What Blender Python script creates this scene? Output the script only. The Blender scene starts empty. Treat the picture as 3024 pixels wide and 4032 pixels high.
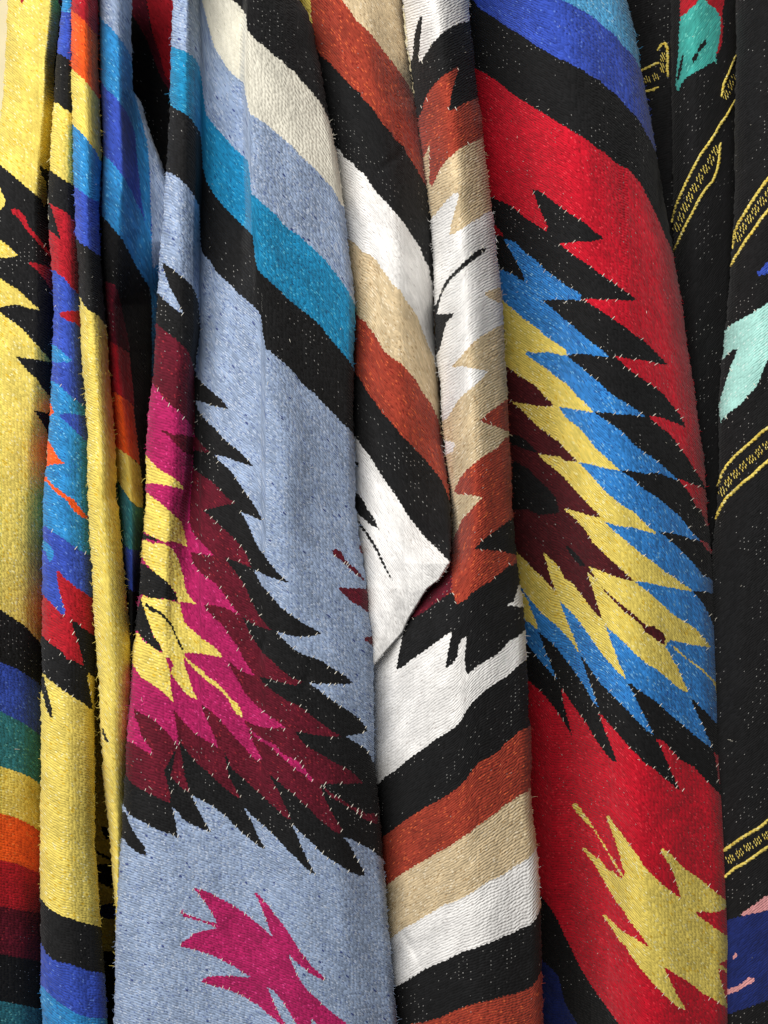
import bpy, math, random
import numpy as np
from mathutils import Vector, kdtree

# ------------------------------------------------------------------ camera, world, lamps, exposure
SC = bpy.context.scene
PX = 0.0002                       # one photograph pixel on the reference plane, in metres
W0, H0 = 3024.0, 4032.0
ZC = 1.25                         # height of the lens above the (unseen) ground
FOV = math.radians(54)
DPX = (H0 / 2) / math.tan(FOV / 2)   # lens to reference plane, in the same pixel units

cam_d = bpy.data.cameras.new('camera')
cam_d.sensor_fit = 'VERTICAL'
cam_d.angle_y = FOV
cam_d.clip_start, cam_d.clip_end = 0.01, 100
cam = bpy.data.objects.new('camera', cam_d)
cam.location = (0, -DPX * PX, ZC)
cam.rotation_euler = (math.radians(90), 0, 0)
SC.collection.objects.link(cam)
SC.camera = cam

world = bpy.data.worlds.new('World')
SC.world = world
world.use_nodes = True
bg = world.node_tree.nodes['Background']
bg.inputs['Color'].default_value = (0.93, 0.96, 1.0, 1)
bg.inputs['Strength'].default_value = 0.05

def area_lamp(name, loc, target, size, power, col):
    ld = bpy.data.lights.new(name, 'AREA')
    ld.shape = 'RECTANGLE'
    ld.size, ld.size_y = size
    ld.energy = power
    ld.color = col
    ob = bpy.data.objects.new(name, ld)
    ob.location = loc
    ob.rotation_euler = (Vector(target) - Vector(loc)).to_track_quat('-Z', 'Y').to_euler()
    SC.collection.objects.link(ob)
    return ob
# soft daylight from a broad opening behind and above the photographer
area_lamp('daylight_lamp', (-0.95, -1.65, 2.15), (0, 0, 1.28), (2.0, 1.3), 68, (1.0, 0.975, 0.94))

SC.view_settings.view_transform = 'Standard'
SC.view_settings.look = 'None'
SC.view_settings.exposure = 0.1
SC.view_settings.gamma = 1.0
SC.render.engine = 'CYCLES'
SC.cycles.use_denoising = True
SC.cycles.max_bounces = 5
SC.cycles.diffuse_bounces = 3

RNG = np.random.default_rng(7)
CELL = 4.6
Y0, Y1 = -240.0, 4270.0

# ------------------------------------------------------------------ small helpers
KX = 1659 / 800.0
COLX = {'A': 0, 'B': 700, 'C': 1400, 'D': 2224}
ROWY = {'0': 0, '1': 1000, '2': 2000, '3': 3032}

def P(s):
    """'B2 x,y x,y C2 x,y' -> photo pixels; a letter-digit token switches the reading sheet."""
    out, cx, cy, k = [], 0, 0, 1.0
    for tok in s.split():
        if ',' in tok:
            a, b = tok.split(',')
            out.append((cx + float(a) / k, cy + float(b) / k))
        elif tok == 'N':
            cx, cy, k = 0, 0, 1.0
        else:
            cx, cy, k = COLX[tok[0]], ROWY[tok[1]], KX
    return np.array(out)

def unproject(x, y, d):
    f = (DPX + d) / DPX
    return np.stack([(x - W0 / 2) * f * PX, d * PX, ZC + (H0 / 2 - y) * f * PX], -1)

class Noise2:
    def __init__(self, seed, n=256):
        self.n = n
        self.g = np.random.default_rng(seed).random((n, n)) * 2 - 1
    def __call__(self, x, y):
        xi, yi = np.floor(x).astype(int), np.floor(y).astype(int)
        fx, fy = x - xi, y - yi
        fx, fy = fx * fx * (3 - 2 * fx), fy * fy * (3 - 2 * fy)
        n = self.n
        a, b = self.g[yi % n, xi % n], self.g[yi % n, (xi + 1) % n]
        c, d = self.g[(yi + 1) % n, xi % n], self.g[(yi + 1) % n, (xi + 1) % n]
        return (a * (1 - fx) + b * fx) * (1 - fy) + (c * (1 - fx) + d * fx) * fy
N_A, N_B, N_C = Noise2(1), Noise2(2), Noise2(3)

def lin(c):
    return tuple((v / 255 / 12.92) if v / 255 <= 0.04045 else ((v / 255 + 0.055) / 1.055) ** 2.4 for v in c)

# ------------------------------------------------------------------ yarn materials
MATS = {}
def yarn(key, rgb, var=0.16, flecks=(), spark=0.0, sheen=0.12, bump=0.62, cell=(16, 10), rows=10.0):
    m = bpy.data.materials.new(key + '_yarn')
    m.use_nodes = True
    nt = m.node_tree
    nd, lk = nt.nodes, nt.links
    bs = nd['Principled BSDF']
    bs.inputs['Roughness'].default_value = 0.88
    bs.inputs['Specular IOR Level'].default_value = 0.22
    bs.inputs['Sheen Weight'].default_value = sheen
    bs.inputs['Sheen Roughness'].default_value = 0.45
    at = nd.new('ShaderNodeAttribute'); at.attribute_name = 'weave'
    # wobble the weave a little so that the rows are hand-loom uneven
    wob = nd.new('ShaderNodeTexNoise'); wob.noise_dimensions = '2D'
    wob.inputs['Scale'].default_value = 1 / 38.0; wob.inputs['Detail'].default_value = 2
    lk.new(at.outputs['Vector'], wob.inputs['Vector'])
    ws = nd.new('ShaderNodeVectorMath'); ws.operation = 'SCALE'; ws.inputs[3].default_value = 8.5
    lk.new(wob.outputs['Color'], ws.inputs[0])
    ad = nd.new('ShaderNodeVectorMath'); ad.operation = 'ADD'
    lk.new(at.outputs['Vector'], ad.inputs[0]); lk.new(ws.outputs[0], ad.inputs[1])
    def mapped(sx, sy, off=0.0):
        mp = nd.new('ShaderNodeMapping')
        mp.inputs['Scale'].default_value = (1 / sx, 1 / sy, 1)
        mp.inputs['Location'].default_value = (off, off * 1.7, 0)
        lk.new(ad.outputs[0], mp.inputs['Vector'])
        return mp
    def voro(mp, rnd):
        v = nd.new('ShaderNodeTexVoronoi'); v.voronoi_dimensions = '2D'
        v.inputs['Scale'].default_value = 1.0; v.inputs['Randomness'].default_value = rnd
        lk.new(mp.outputs[0], v.inputs['Vector'])
        return v
    v1 = voro(mapped(*cell), 0.66)
    # value jitter per yarn float + broad unevenness of the dye
    sep = nd.new('ShaderNodeSeparateColor'); lk.new(v1.outputs['Color'], sep.inputs[0])
    mr = nd.new('ShaderNodeMapRange'); mr.inputs[3].default_value = 1 - var; mr.inputs[4].default_value = 1 + var
    lk.new(sep.outputs[0], mr.inputs[0])
    n2 = nd.new('ShaderNodeTexNoise'); n2.noise_dimensions = '2D'
    n2.inputs['Scale'].default_value = 1 / 110.0; n2.inputs['Detail'].default_value = 3
    lk.new(at.outputs['Vector'], n2.inputs['Vector'])
    mr2 = nd.new('ShaderNodeMapRange'); mr2.inputs[1].default_value = 0.3; mr2.inputs[2].default_value = 0.7
    mr2.inputs[3].default_value = 0.86; mr2.inputs[4].default_value = 1.12
    lk.new(n2.outputs[0], mr2.inputs[0])
    mu = nd.new('ShaderNodeMath'); mu.operation = 'MULTIPLY'
    lk.new(mr.outputs[0], mu.inputs[0]); lk.new(mr2.outputs[0], mu.inputs[1])
    base = nd.new('ShaderNodeVectorMath'); base.operation = 'SCALE'
    base.inputs[0].default_value = lin(rgb)
    lk.new(mu.outputs[0], base.inputs[3])
    col = base.outputs[0]
    for i, (frgb, prob, sz) in enumerate(flecks):
        v = voro(mapped(sz[0], sz[1], 3.3 + i * 5.1), 0.95)
        sp = nd.new('ShaderNodeSeparateColor'); lk.new(v.outputs['Color'], sp.inputs[0])
        g1 = nd.new('ShaderNodeMath'); g1.operation = 'LESS_THAN'; g1.inputs[1].default_value = prob
        lk.new(sp.outputs[1], g1.inputs[0])
        g2 = nd.new('ShaderNodeMath'); g2.operation = 'LESS_THAN'; g2.inputs[1].default_value = 0.42
        lk.new(v.outputs['Distance'], g2.inputs[0])
        g3 = nd.new('ShaderNodeMath'); g3.operation = 'MULTIPLY'
        lk.new(g1.outputs[0], g3.inputs[0]); lk.new(g2.outputs[0], g3.inputs[1])
        mx = nd.new('ShaderNodeMix'); mx.data_type = 'RGBA'
        lk.new(g3.outputs[0], mx.inputs['Factor']); lk.new(col, mx.inputs['A'])
        mx.inputs['B'].default_value = (*lin(frgb), 1)
        col = mx.outputs['Result']
    if spark:
        # pale warp threads peeping between the dark weft rows
        v = voro(mapped(19, 15, 9.7), 0.3)
        sp = nd.new('ShaderNodeSeparateColor'); lk.new(v.outputs['Color'], sp.inputs[0])
        n3 = nd.new('ShaderNodeTexNoise'); n3.noise_dimensions = '2D'
        n3.inputs['Scale'].default_value = 1 / 170.0
        lk.new(at.outputs['Vector'], n3.inputs['Vector'])
        pr = nd.new('ShaderNodeMapRange'); pr.inputs[1].default_value = 0.45; pr.inputs[2].default_value = 0.72
        pr.inputs[3].default_value = 0.02 * spark; pr.inputs[4].default_value = 0.8 * spark
        lk.new(n3.outputs[0], pr.inputs[0])
        g1 = nd.new('ShaderNodeMath'); g1.operation = 'LESS_THAN'
        lk.new(sp.outputs[0], g1.inputs[0]); lk.new(pr.outputs[0], g1.inputs[1])
        g2 = nd.new('ShaderNodeMath'); g2.operation = 'LESS_THAN'; g2.inputs[1].default_value = 0.115
        lk.new(v.outputs['Distance'], g2.inputs[0])
        g3 = nd.new('ShaderNodeMath'); g3.operation = 'MULTIPLY'
        lk.new(g1.outputs[0], g3.inputs[0]); lk.new(g2.outputs[0], g3.inputs[1])
        mx = nd.new('ShaderNodeMix'); mx.data_type = 'RGBA'
        lk.new(g3.outputs[0], mx.inputs['Factor']); lk.new(col, mx.inputs['A'])
        mx.inputs['B'].default_value = (0.3, 0.295, 0.28, 1)
        col = mx.outputs['Result']
    lk.new(col, bs.inputs['Base Color'])
    # relief: rounded yarn floats + fuzz
    inv = nd.new('ShaderNodeMath'); inv.operation = 'SUBTRACT'; inv.inputs[0].default_value = 1.0
    lk.new(v1.outputs['Distance'], inv.inputs[1])
    n4 = nd.new('ShaderNodeTexNoise'); n4.noise_dimensions = '2D'
    n4.inputs['Scale'].default_value = 1 / 9.0; n4.inputs['Detail'].default_value = 2
    lk.new(at.outputs['Vector'], n4.inputs['Vector'])
    sx = nd.new('ShaderNodeSeparateXYZ'); lk.new(ad.outputs[0], sx.inputs[0])
    ph = nd.new('ShaderNodeMath'); ph.operation = 'MULTIPLY'; ph.inputs[1].default_value = 2 * math.pi / rows
    lk.new(sx.outputs[1], ph.inputs[0])
    rib = nd.new('ShaderNodeMath'); rib.operation = 'SINE'; lk.new(ph.outputs[0], rib.inputs[0])
    rb = nd.new('ShaderNodeMath'); rb.operation = 'MULTIPLY_ADD'; rb.inputs[1].default_value = 0.2
    lk.new(rib.outputs[0], rb.inputs[0]); lk.new(inv.outputs[0], rb.inputs[2])
    sm = nd.new('ShaderNodeMath'); sm.operation = 'MULTIPLY_ADD'; sm.inputs[1].default_value = 0.3
    lk.new(n4.outputs[0], sm.inputs[0]); lk.new(rb.outputs[0], sm.inputs[2])
    bp = nd.new('ShaderNodeBump')
    bp.inputs['Strength'].default_value = bump
    bp.inputs['Distance'].default_value = 0.0011
    lk.new(sm.outputs[0], bp.inputs['Height'])
    lk.new(bp.outputs[0], bs.inputs['Normal'])
    MATS[key] = m

F1 = (12, 7.5); F2 = (18, 10)
yarn('yellow', (230, 207, 100), 0.11, [((240, 230, 165), .10, F1), ((220, 184, 56), .08, F2)])
yarn('black', (22, 22, 23), 0.3, [], spark=0.55, sheen=0.05)
yarn('white', (236, 234, 231), 0.06, [((205, 200, 196), .04, F1)], bump=0.6, cell=(17, 11), rows=11.0)
yarn('cream', (226, 222, 206), 0.05, [((200, 196, 180), .04, F1)], bump=0.6)
yarn('royal', (52, 78, 178), 0.2, [((40, 58, 140), .12, F1), ((90, 120, 205), .05, F1)])
yarn('blue', (44, 132, 194), 0.22, [((110, 185, 225), .09, F1), ((36, 96, 160), .1, F1)])
yarn('sky', (84, 166, 216), 0.16, [((150, 205, 235), .1, F1), ((50, 120, 185), .08, F1)])
yarn('turquoise', (26, 134, 182), 0.2, [((80, 180, 215), .08, F1), ((20, 95, 140), .09, F1)])
yarn('lightblue', (146, 164, 193), 0.18, [((106, 124, 166), .14, F1), ((180, 192, 212), .22, F1), ((60, 74, 128), .010, F2)], bump=0.6)
yarn('magenta', (170, 28, 90), 0.18, [((214, 60, 130), .06, F1), ((140, 16, 72), .08, F1)])
yarn('maroon', (92, 16, 34), 0.22, [((140, 36, 48), .06, F1)], spark=0.3, sheen=0.06)
yarn('wine', (74, 20, 26), 0.22, [((100, 34, 36), .05, F1)], spark=0.12, sheen=0.05)
yarn('rust', (156, 58, 40), 0.2, [((212, 96, 56), .09, F1), ((126, 34, 26), .10, F1)], spark=0.1)
yarn('tan', (210, 188, 150), 0.13, [((232, 216, 186), .12, F1), ((176, 148, 108), .10, F1)], bump=0.6, cell=(17, 11), rows=11.0)
yarn('red', (194, 14, 38), 0.16, [((226, 50, 64), .07, F1), ((156, 8, 26), .08, F1)], spark=0.22)
yarn('crimson', (172, 22, 36), 0.18, [((128, 10, 24), .08, F1)])
yarn('orange', (234, 88, 26), 0.15, [((245, 125, 60), .07, F1), ((200, 62, 18), .08, F1)])
yarn('featherblue', (48, 126, 200), 0.24, [((120, 180, 225), .10, F1), ((34, 88, 160), .12, F1)])
yarn('teal', (64, 166, 156), 0.18, [((110, 205, 190), .1, F1)])
yarn('tealdark', (44, 112, 124), 0.22, [((90, 160, 160), .1, F1)])
yarn('mint', (170, 224, 214), 0.09, [((205, 240, 232), .1, F1)], bump=0.6, cell=(17, 11), rows=11.0)
yarn('navy', (26, 40, 102), 0.22, [], spark=0.1)
yarn('pink', (216, 150, 150), 0.12, [])
yarn('warp', (236, 230, 214), 0.05, [], bump=0.1)

# ------------------------------------------------------------------ draped cloth engine
DS = 1.75          # how deep the pleats run
def curve(spec):
    """spec: list of (y, value) -> f(y)"""
    a = np.array(sorted(spec), float)
    def f(y):
        return np.interp(y, a[:, 0], a[:, 1])
    return f

def const(v):
    return lambda y: np.full(np.shape(y), float(v))

def edge_from(pts):
    a = P(pts) if isinstance(pts, str) else np.array(pts, float)
    o = np.argsort(a[:, 1])
    a = a[o]
    return lambda y: np.interp(y, a[:, 1], a[:, 0])

def S(col, pts, name='stripe', label=None):
    return dict(mode='below', guide=True, col=col, pts=P(pts), name=name, label=label, ticks=None)
def B(col, pts, name='zigzag_band', ticks=None, label=None):
    return dict(mode='below', guide=False, col=col, pts=P(pts), name=name, label=label, ticks=ticks)
def M(col, pts, name='motif', ticks=None, label=None):
    return dict(mode='poly', guide=False, col=col, pts=P(pts), name=name, label=label, ticks=ticks)

def serrate(pts, closed, rng, step=7.5, amp=3.3):
    """resample an outline in weft-row steps and jog it in and out as a woven join does"""
    n = len(pts)
    out = []
    s = 1
    for i in range(n if closed else n - 1):
        a, b = pts[i], pts[(i + 1) % n]
        d = b - a
        L = math.hypot(*d)
        if L < 1e-6:
            continue
        k = max(1, int(round(L / step)))
        if L > 3000:
            k = 1
        nr = np.array([-d[1], d[0]]) / L
        for j in range(k):
            p = a + d * (j / k)
            if j:
                p = p + nr * s * amp * rng.uniform(0.3, 1.15)
                s = -s
            out.append(p)
    if not closed:
        out.append(pts[-1])
    return np.array(out)

def scan_inside(poly, rowy, X):
    """even-odd fill, one scan line per cell row"""
    ins = np.zeros(X.shape, bool)
    x0, y0 = poly[:, 0], poly[:, 1]
    x1, y1 = np.roll(x0, -1), np.roll(y0, -1)
    lo, hi = np.minimum(y0, y1), np.maximum(y0, y1)
    a, b = poly[:, 1].min(), poly[:, 1].max()
    for r in np.nonzero((rowy >= a) & (rowy <= b))[0]:
        y = rowy[r]
        k = (lo <= y) & (hi > y)
        if not k.any():
            continue
        xs = np.sort(x0[k] + (y - y0[k]) / (y1[k] - y0[k]) * (x1[k] - x0[k]))
        ins[r] = np.searchsorted(xs, X[r]) % 2 == 1
    return ins

class Fold:
    def __init__(self, L, R, prof, round_l=45, round_r=45, guides=(), slope=0.5,
                 y0=Y0, y1=Y1, seed=0, wrinkle=7.0, layers=(), base='white', curl=7, edge_noise=2.6, creases=()):
        self.creases = [tuple(c) for c in creases]
        self.L, self.R, self.prof = L, R, prof
        self.rl = round_l if callable(round_l) else const(round_l)
        self.rr = round_r if callable(round_r) else const(round_r)
        self.y0, self.y1, self.seed, self.wr = y0, y1, seed, wrinkle
        self.layers, self.base, self.curl, self.en = list(layers), base, curl, edge_noise
        g = [l['pts'] for l in self.layers if l['guide']] + [P(q) for q in guides]
        self.guides = []
        for q in g:
            x = np.maximum.accumulate(q[:, 0] + np.arange(len(q)) * 0.01)
            self.guides.append((x, q[:, 1]))
        self.slope = slope

    def edges(self, y):
        s = self.seed * 17.3
        l = self.L(y) + self.en * (N_A(y / 17.0 + s, y * 0 + s) + 0.8 * N_B(y / 7.0 + s, y * 0))
        r = self.R(y) + self.en * (N_A(y / 15.0 + s + 50, y * 0 + s) + 0.8 * N_B(y / 7.5 + s + 9, y * 0))
        return l, np.maximum(r, l + 6)

    def depth(self, x, y):
        l, r = self.L(y), self.R(y)
        r = np.maximum(r, l + 6)
        ks, ds = [], []
        for px, pd in self.prof:
            ks.append(l + (r - l) * px if isinstance(px, (int, float)) else px(y))
            ds.append(pd(y) if callable(pd) else np.full(np.shape(y), float(pd)))
        K, D = np.stack(ks, 0), np.stack(ds, 0)
        for i in range(1, len(K)):
            K[i] = np.maximum(K[i], K[i - 1] + 4)
        n = len(K)
        h = K[1:] - K[:-1]
        m = (D[1:] - D[:-1]) / h
        T = np.zeros_like(D)
        for i in range(1, n - 1):
            same = m[i - 1] * m[i] > 0
            w = 2 * m[i - 1] * m[i] / np.where(same, m[i - 1] + m[i], 1)
            T[i] = np.where(same, w, 0)
        T[0], T[-1] = m[0], m[-1]
        xc = np.clip(x, K[0], K[-1])
        out = np.zeros(np.shape(x))
        for i in range(n - 1):
            k = (xc >= K[i]) if i == n - 2 else (xc >= K[i]) & (xc < K[i + 1])
            t = np.clip((xc - K[i]) / h[i], 0, 1)
            v = ((2 * t**3 - 3 * t**2 + 1) * D[i] + (t**3 - 2 * t**2 + t) * h[i] * T[i]
                 + (-2 * t**3 + 3 * t**2) * D[i + 1] + (t**3 - t**2) * h[i] * T[i + 1])
            out = np.where(k, v, out)
        # rounded turns at both silhouettes
        for e, rad, sgn in ((l, self.rl(y), 1), (r, self.rr(y), -1)):
            rad = np.minimum(rad, 0.4 * (r - l))
            s = np.clip((x - e) * sgn / np.maximum(rad, 1), 0, 1)
            out = out + rad * (1 - np.sqrt(np.clip(1 - (1 - s) ** 2, 0, 1)))
        out = out * DS
        for (ax, ay, bx, by, amp, wid) in self.creases:      # soft pinches left by folding
            L2 = (bx - ax) ** 2 + (by - ay) ** 2
            t = ((x - ax) * (bx - ax) + (y - ay) * (by - ay)) / L2
            tc = np.clip(t, 0, 1)
            dd = np.hypot(x - ax - tc * (bx - ax), y - ay - tc * (by - ay))
            out = out + amp * np.exp(-(dd / wid) ** 2) * np.clip(1.15 - np.abs(2 * tc - 1), 0, 1)
        q = self.seed * 31.7
        v = self.weft(x, y)
        out = out + self.wr * (N_A(x / 230 + q, y / 560 + q) + 0.22 * N_B(x / 90 + q, y / 260))
        out = out + 0.35 * N_C(x / 40 + q, v / 30) + 0.5 * N_A(x / 14, v / 9)
        return out

    def weft(self, x, y):
        if not self.guides:
            return y - self.slope * x
        gy, lv = [], []
        xc = 0.5 * (self.L(np.array([2000.0]))[0] + self.R(np.array([2000.0]))[0])
        for gx, gyy in self.guides:
            sl = np.clip((gyy[-1] - gyy[0]) / max(gx[-1] - gx[0], 1), -1.3, 1.3)
            v = np.interp(x, gx, gyy)
            v = v + np.where(x < gx[0], (x - gx[0]) * sl, 0) + np.where(x > gx[-1], (x - gx[-1]) * sl, 0)
            gy.append(v); lv.append(np.mean(gyy))
        o = np.argsort(lv)
        gy = [gy[i] for i in o]; lv = [lv[i] for i in o]
        for i in range(1, len(gy)):
            gy[i] = np.maximum(gy[i], gy[i - 1] + 12)
        out = lv[0] + (y - gy[0])
        for i in range(1, len(gy)):
            t = (y - gy[i - 1]) / (gy[i] - gy[i - 1])
            out = np.where(y > gy[i - 1], lv[i - 1] + t * (lv[i] - lv[i - 1]), out)
        return np.where(y > gy[-1], lv[-1] + (y - gy[-1]), out)

    def warp_dir(self, x, y):
        e = 14.0
        vx = (self.weft(x + e, y) - self.weft(x - e, y)) / (2 * e)
        vy = (self.weft(x, y + e) - self.weft(x, y - e)) / (2 * e)
        s = np.clip(-vx / np.where(np.abs(vy) < 0.05, 0.05, vy), -1.6, 1.6)
        n = np.hypot(s, 1)
        return s / n, -1 / n

    def build(self):
        ny = int(round((self.y1 - self.y0) / CELL)) + 1
        yy = np.linspace(self.y0, self.y1, ny)
        l, r = self.edges(yy)
        nx = max(6, int(round(np.percentile(r - l, 92) / CELL)) + 1)
        t = np.linspace(0, 1, nx)
        X = l[:, None] + (r - l)[:, None] * t[None, :]
        Y = np.repeat(yy[:, None], nx, 1)
        # --- which colour does each cell have
        rng = np.random.default_rng(self.seed + 100)
        CXm = 0.25 * (X[1:, 1:] + X[:-1, 1:] + X[1:, :-1] + X[:-1, :-1])
        rowy = 0.5 * (yy[1:] + yy[:-1])
        lab = np.zeros(CXm.shape, int)
        samples = []
        for i, ly in enumerate(self.layers):
            sp = serrate(ly['pts'], ly['mode'] == 'poly', rng)
            if ly['mode'] == 'below':
                poly = np.vstack([sp, [[9000.0, sp[-1, 1]], [9000.0, 9000.0], [-9000.0, 9000.0], [-9000.0, sp[0, 1]]]])
            else:
                poly = sp
            ly['poly'] = sp
            lab[scan_inside(poly, rowy, CXm)] = i + 1
            d = np.vstack([np.linspace(sp[j], sp[j + 1], 5, endpoint=False) for j in range(len(sp) - 1)])
            samples.append(d)
        self.lab = lab
        # --- pull the cell corners on a colour change onto the traced outline
        if samples:
            bd = np.zeros((ny, nx), bool)
            dv = lab[1:, :] != lab[:-1, :]
            bd[1:-1, :-1] |= dv; bd[1:-1, 1:] |= dv
            dh = lab[:, 1:] != lab[:, :-1]
            bd[:-1, 1:-1] |= dh; bd[1:, 1:-1] |= dh
            bd[:, 0] = bd[:, -1] = False; bd[0] = bd[-1] = False
            sm = np.vstack(samples)
            sm = sm[(sm[:, 0] > X.min() - 5) & (sm[:, 0] < X.max() + 5) & (sm[:, 1] > self.y0 - 5) & (sm[:, 1] < self.y1 + 5)]
            kd = kdtree.KDTree(len(sm))
            for i, (a, b) in enumerate(sm.tolist()):
                kd.insert((a, b, 0), i)
            kd.balance()
            for rr_, cc_ in zip(*np.nonzero(bd)):
                co, _, dist = kd.find((X[rr_, cc_], Y[rr_, cc_], 0))
                if dist < 3.0:
                    X[rr_, cc_], Y[rr_, cc_] = co[0], co[1]
        D = self.depth(X, Y)
        # --- the cloth turns back behind both silhouettes
        c = self.curl
        if c:
            j = np.arange(c, 0, -1)
            inw = 3.0 * j ** 1.6
            bk = 9.0 * j ** 1.75
            Xl = X[:, :1] + np.minimum(inw[None, :], 0.45 * (r - l)[:, None]); Dl = D[:, :1] + bk[None, :]
            j = np.arange(1, c + 1)
            inw, bk = 3.0 * j ** 1.6, 9.0 * j ** 1.75
            Xr = X[:, -1:] - np.minimum(inw[None, :], 0.45 * (r - l)[:, None]); Dr = D[:, -1:] + bk[None, :]
            X = np.hstack([Xl, X, Xr]); D = np.hstack([Dl, D, Dr])
            Y = np.hstack([np.repeat(Y[:, :1], c, 1), Y, np.repeat(Y[:, -1:], c, 1)])
            lab = np.hstack([np.repeat(lab[:, :1], c, 1), lab, np.repeat(lab[:, -1:], c, 1)])
        V = unproject(X, Y, D)
        dx = np.gradient(V, axis=1); dy = np.gradient(V, axis=0)
        Nn = np.cross(dy, dx)
        Nn /= np.maximum(np.linalg.norm(Nn, axis=-1, keepdims=True), 1e-12)
        wv = np.stack([X * 1.2, self.weft(X, Y), X * 0], -1)
        ny, nx = X.shape
        idx = np.arange(ny * nx).reshape(ny, nx)
        Q = np.stack([idx[:-1, :-1], idx[1:, :-1], idx[1:, 1:], idx[:-1, 1:]], -1).reshape(-1, 4)
        return V.reshape(-1, 3), Nn.reshape(-1, 3), wv.reshape(-1, 3), Q, lab.reshape(-1)

def mesh_obj(name, V, F, mat, parent, origin, wv=None, Nn=None, smooth=True):
    """V (n,3) world metres, F (m,k) faces of equal size"""
    me = bpy.data.meshes.new(name)
    k = F.shape[1]
    me.vertices.add(len(V)); me.loops.add(F.size); me.polygons.add(len(F))
    me.vertices.foreach_set('co', np.ascontiguousarray(V - origin, np.float32).ravel())
    me.loops.foreach_set('vertex_index', F.astype(np.int32).ravel())
    me.polygons.foreach_set('loop_start', np.arange(0, F.size, k, dtype=np.int32))
    me.polygons.foreach_set('use_smooth', np.full(len(F), smooth))
    me.update(calc_edges=True)
    if wv is not None:
        at = me.attributes.new('weave', 'FLOAT_VECTOR', 'POINT')
        at.data.foreach_set('vector', np.ascontiguousarray(wv, np.float32).ravel())
    if Nn is not None:
        me.normals_split_custom_set_from_vertices(Nn.tolist())
    for m in (mat if isinstance(mat, (list, tuple)) else [mat]):
        me.materials.append(m)
    ob = bpy.data.objects.new(name, me)
    SC.collection.objects.link(ob)
    if parent:
        ob.parent = parent
    return ob

def thing(name, label, cat, origin, group=None):
    e = bpy.data.objects.new(name, None)
    e.location = origin
    e.empty_display_size = 0.05
    e['label'], e['category'] = label, cat
    if group:
        e['group'] = group
    SC.collection.objects.link(e)
    return e

# little spindle used for warp floats, dashes and cord strands
def spindle():
    v = [(-1, 0, 0)]
    for xx, rad in ((-0.62, 0.85), (0.62, 0.85)):
        for k in range(5):
            a = 2 * math.pi * k / 5
            v.append((xx, rad * math.cos(a), rad * math.sin(a)))
    v.append((1, 0, 0))
    f = []
    for k in range(5):
        k2 = (k + 1) % 5
        f += [(0, 1 + k, 1 + k2), (1 + k, 6 + k, 6 + k2), (1 + k, 6 + k2, 1 + k2), (6 + k, 11, 6 + k2)]
    return np.array(v, float), np.array(f)
SPV, SPF = spindle()

def spindles(fold, items, lift=1.0):
    """items: (x, y, dirx, diry, half length, half width) in photo pixels, laid on the cloth"""
    it = np.array(items, float)
    x, y, ux, uy, hl, hw = it.T
    d = fold.depth(x, y)
    e = 6.0
    da = (fold.depth(x + ux * e, y + uy * e) - fold.depth(x - ux * e, y - uy * e)) / (2 * e)
    da = np.clip(da, -2, 2)
    lx = SPV[None, :, 0] * hl[:, None]
    ly = SPV[None, :, 1] * hw[:, None]
    lz = SPV[None, :, 2] * hw[:, None]
    PXx = x[:, None] + ux[:, None] * lx - uy[:, None] * ly
    PXy = y[:, None] + uy[:, None] * lx + ux[:, None] * ly
    PXd = d[:, None] + da[:, None] * lx + lz * 0.8 - lift
    V = unproject(PXx, PXy, PXd).reshape(-1, 3)
    F = (SPF[None] + (np.arange(len(it)) * len(SPV))[:, None, None]).reshape(-1, 3)
    W = np.stack([PXx * 1.2, PXy, PXx * 0], -1).reshape(-1, 3)
    return V, F, W

def path_points(pts, step):
    seg = np.hypot(*np.diff(pts, axis=0).T)
    s = np.concatenate([[0], np.cumsum(seg)])
    q = np.arange(0, s[-1], step)
    x, y = np.interp(q, s, pts[:, 0]), np.interp(q, s, pts[:, 1])
    tx, ty = np.gradient(x), np.gradient(y)
    n = np.hypot(tx, ty) + 1e-9
    return x, y, tx / n, ty / n

def add_cord(fold, fobj, origin, pts, key, hw=6.5):
    """a braided border cord: overlapping slanted strands along a path"""
    x, y, tx, ty = path_points(P(pts), 9.5)
    items = []
    for i in range(len(x)):
        a = 0.30 if i % 2 else 0.02
        ca, sa = math.cos(a), math.sin(a)
        ux, uy = tx[i] * ca - ty[i] * sa, tx[i] * sa + ty[i] * ca
        o = 0.9 if i % 2 else -0.9
        items.append((x[i] - ty[i] * o + RNG.normal(0, .35), y[i] + tx[i] * o + RNG.normal(0, .35), ux, uy, 11 * RNG.uniform(.85, 1.15), hw * RNG.uniform(.85, 1.1)))
    V, F, Wv = spindles(fold, items, 1.5)
    return mesh_obj('border_cord', V, F, MATS[key], fobj, origin, Wv)

def add_dashes(fold, fobj, origin, pts, key, width=24, wdir=None):
    """rows of short floats between the two border cords"""
    x, y, tx, ty = path_points(P(pts), 8.5)
    items = []
    for i in range(len(x)):
        px, py = (fold.warp_dir(x[i:i + 1], y[i:i + 1]) if wdir is None else (np.array([wdir[0]]), np.array([wdir[1]])))
        ux, uy = float(px[0]), float(py[0])
        if i % 5 == 4:
            continue
        for o in (-1, 1):
            w = width * 0.30 * o + (2.5 if i % 2 else -2.5)
            items.append((x[i] - ty[i] * w + RNG.normal(0, .5), y[i] + tx[i] * w + RNG.normal(0, .5), ux, uy, 7.0 * RNG.uniform(.85, 1.15), 2.6))
    V, F, Wv = spindles(fold, items, 1.2)
    o = mesh_obj('woven_dashes', V, F, MATS[key], fobj, origin, Wv)
    o['kind'] = 'stuff'
    return o

def in_frame(x, y, pad=60):
    return (x > -pad) & (x < W0 + pad) & (y > -pad) & (y < H0 + pad)

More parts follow.
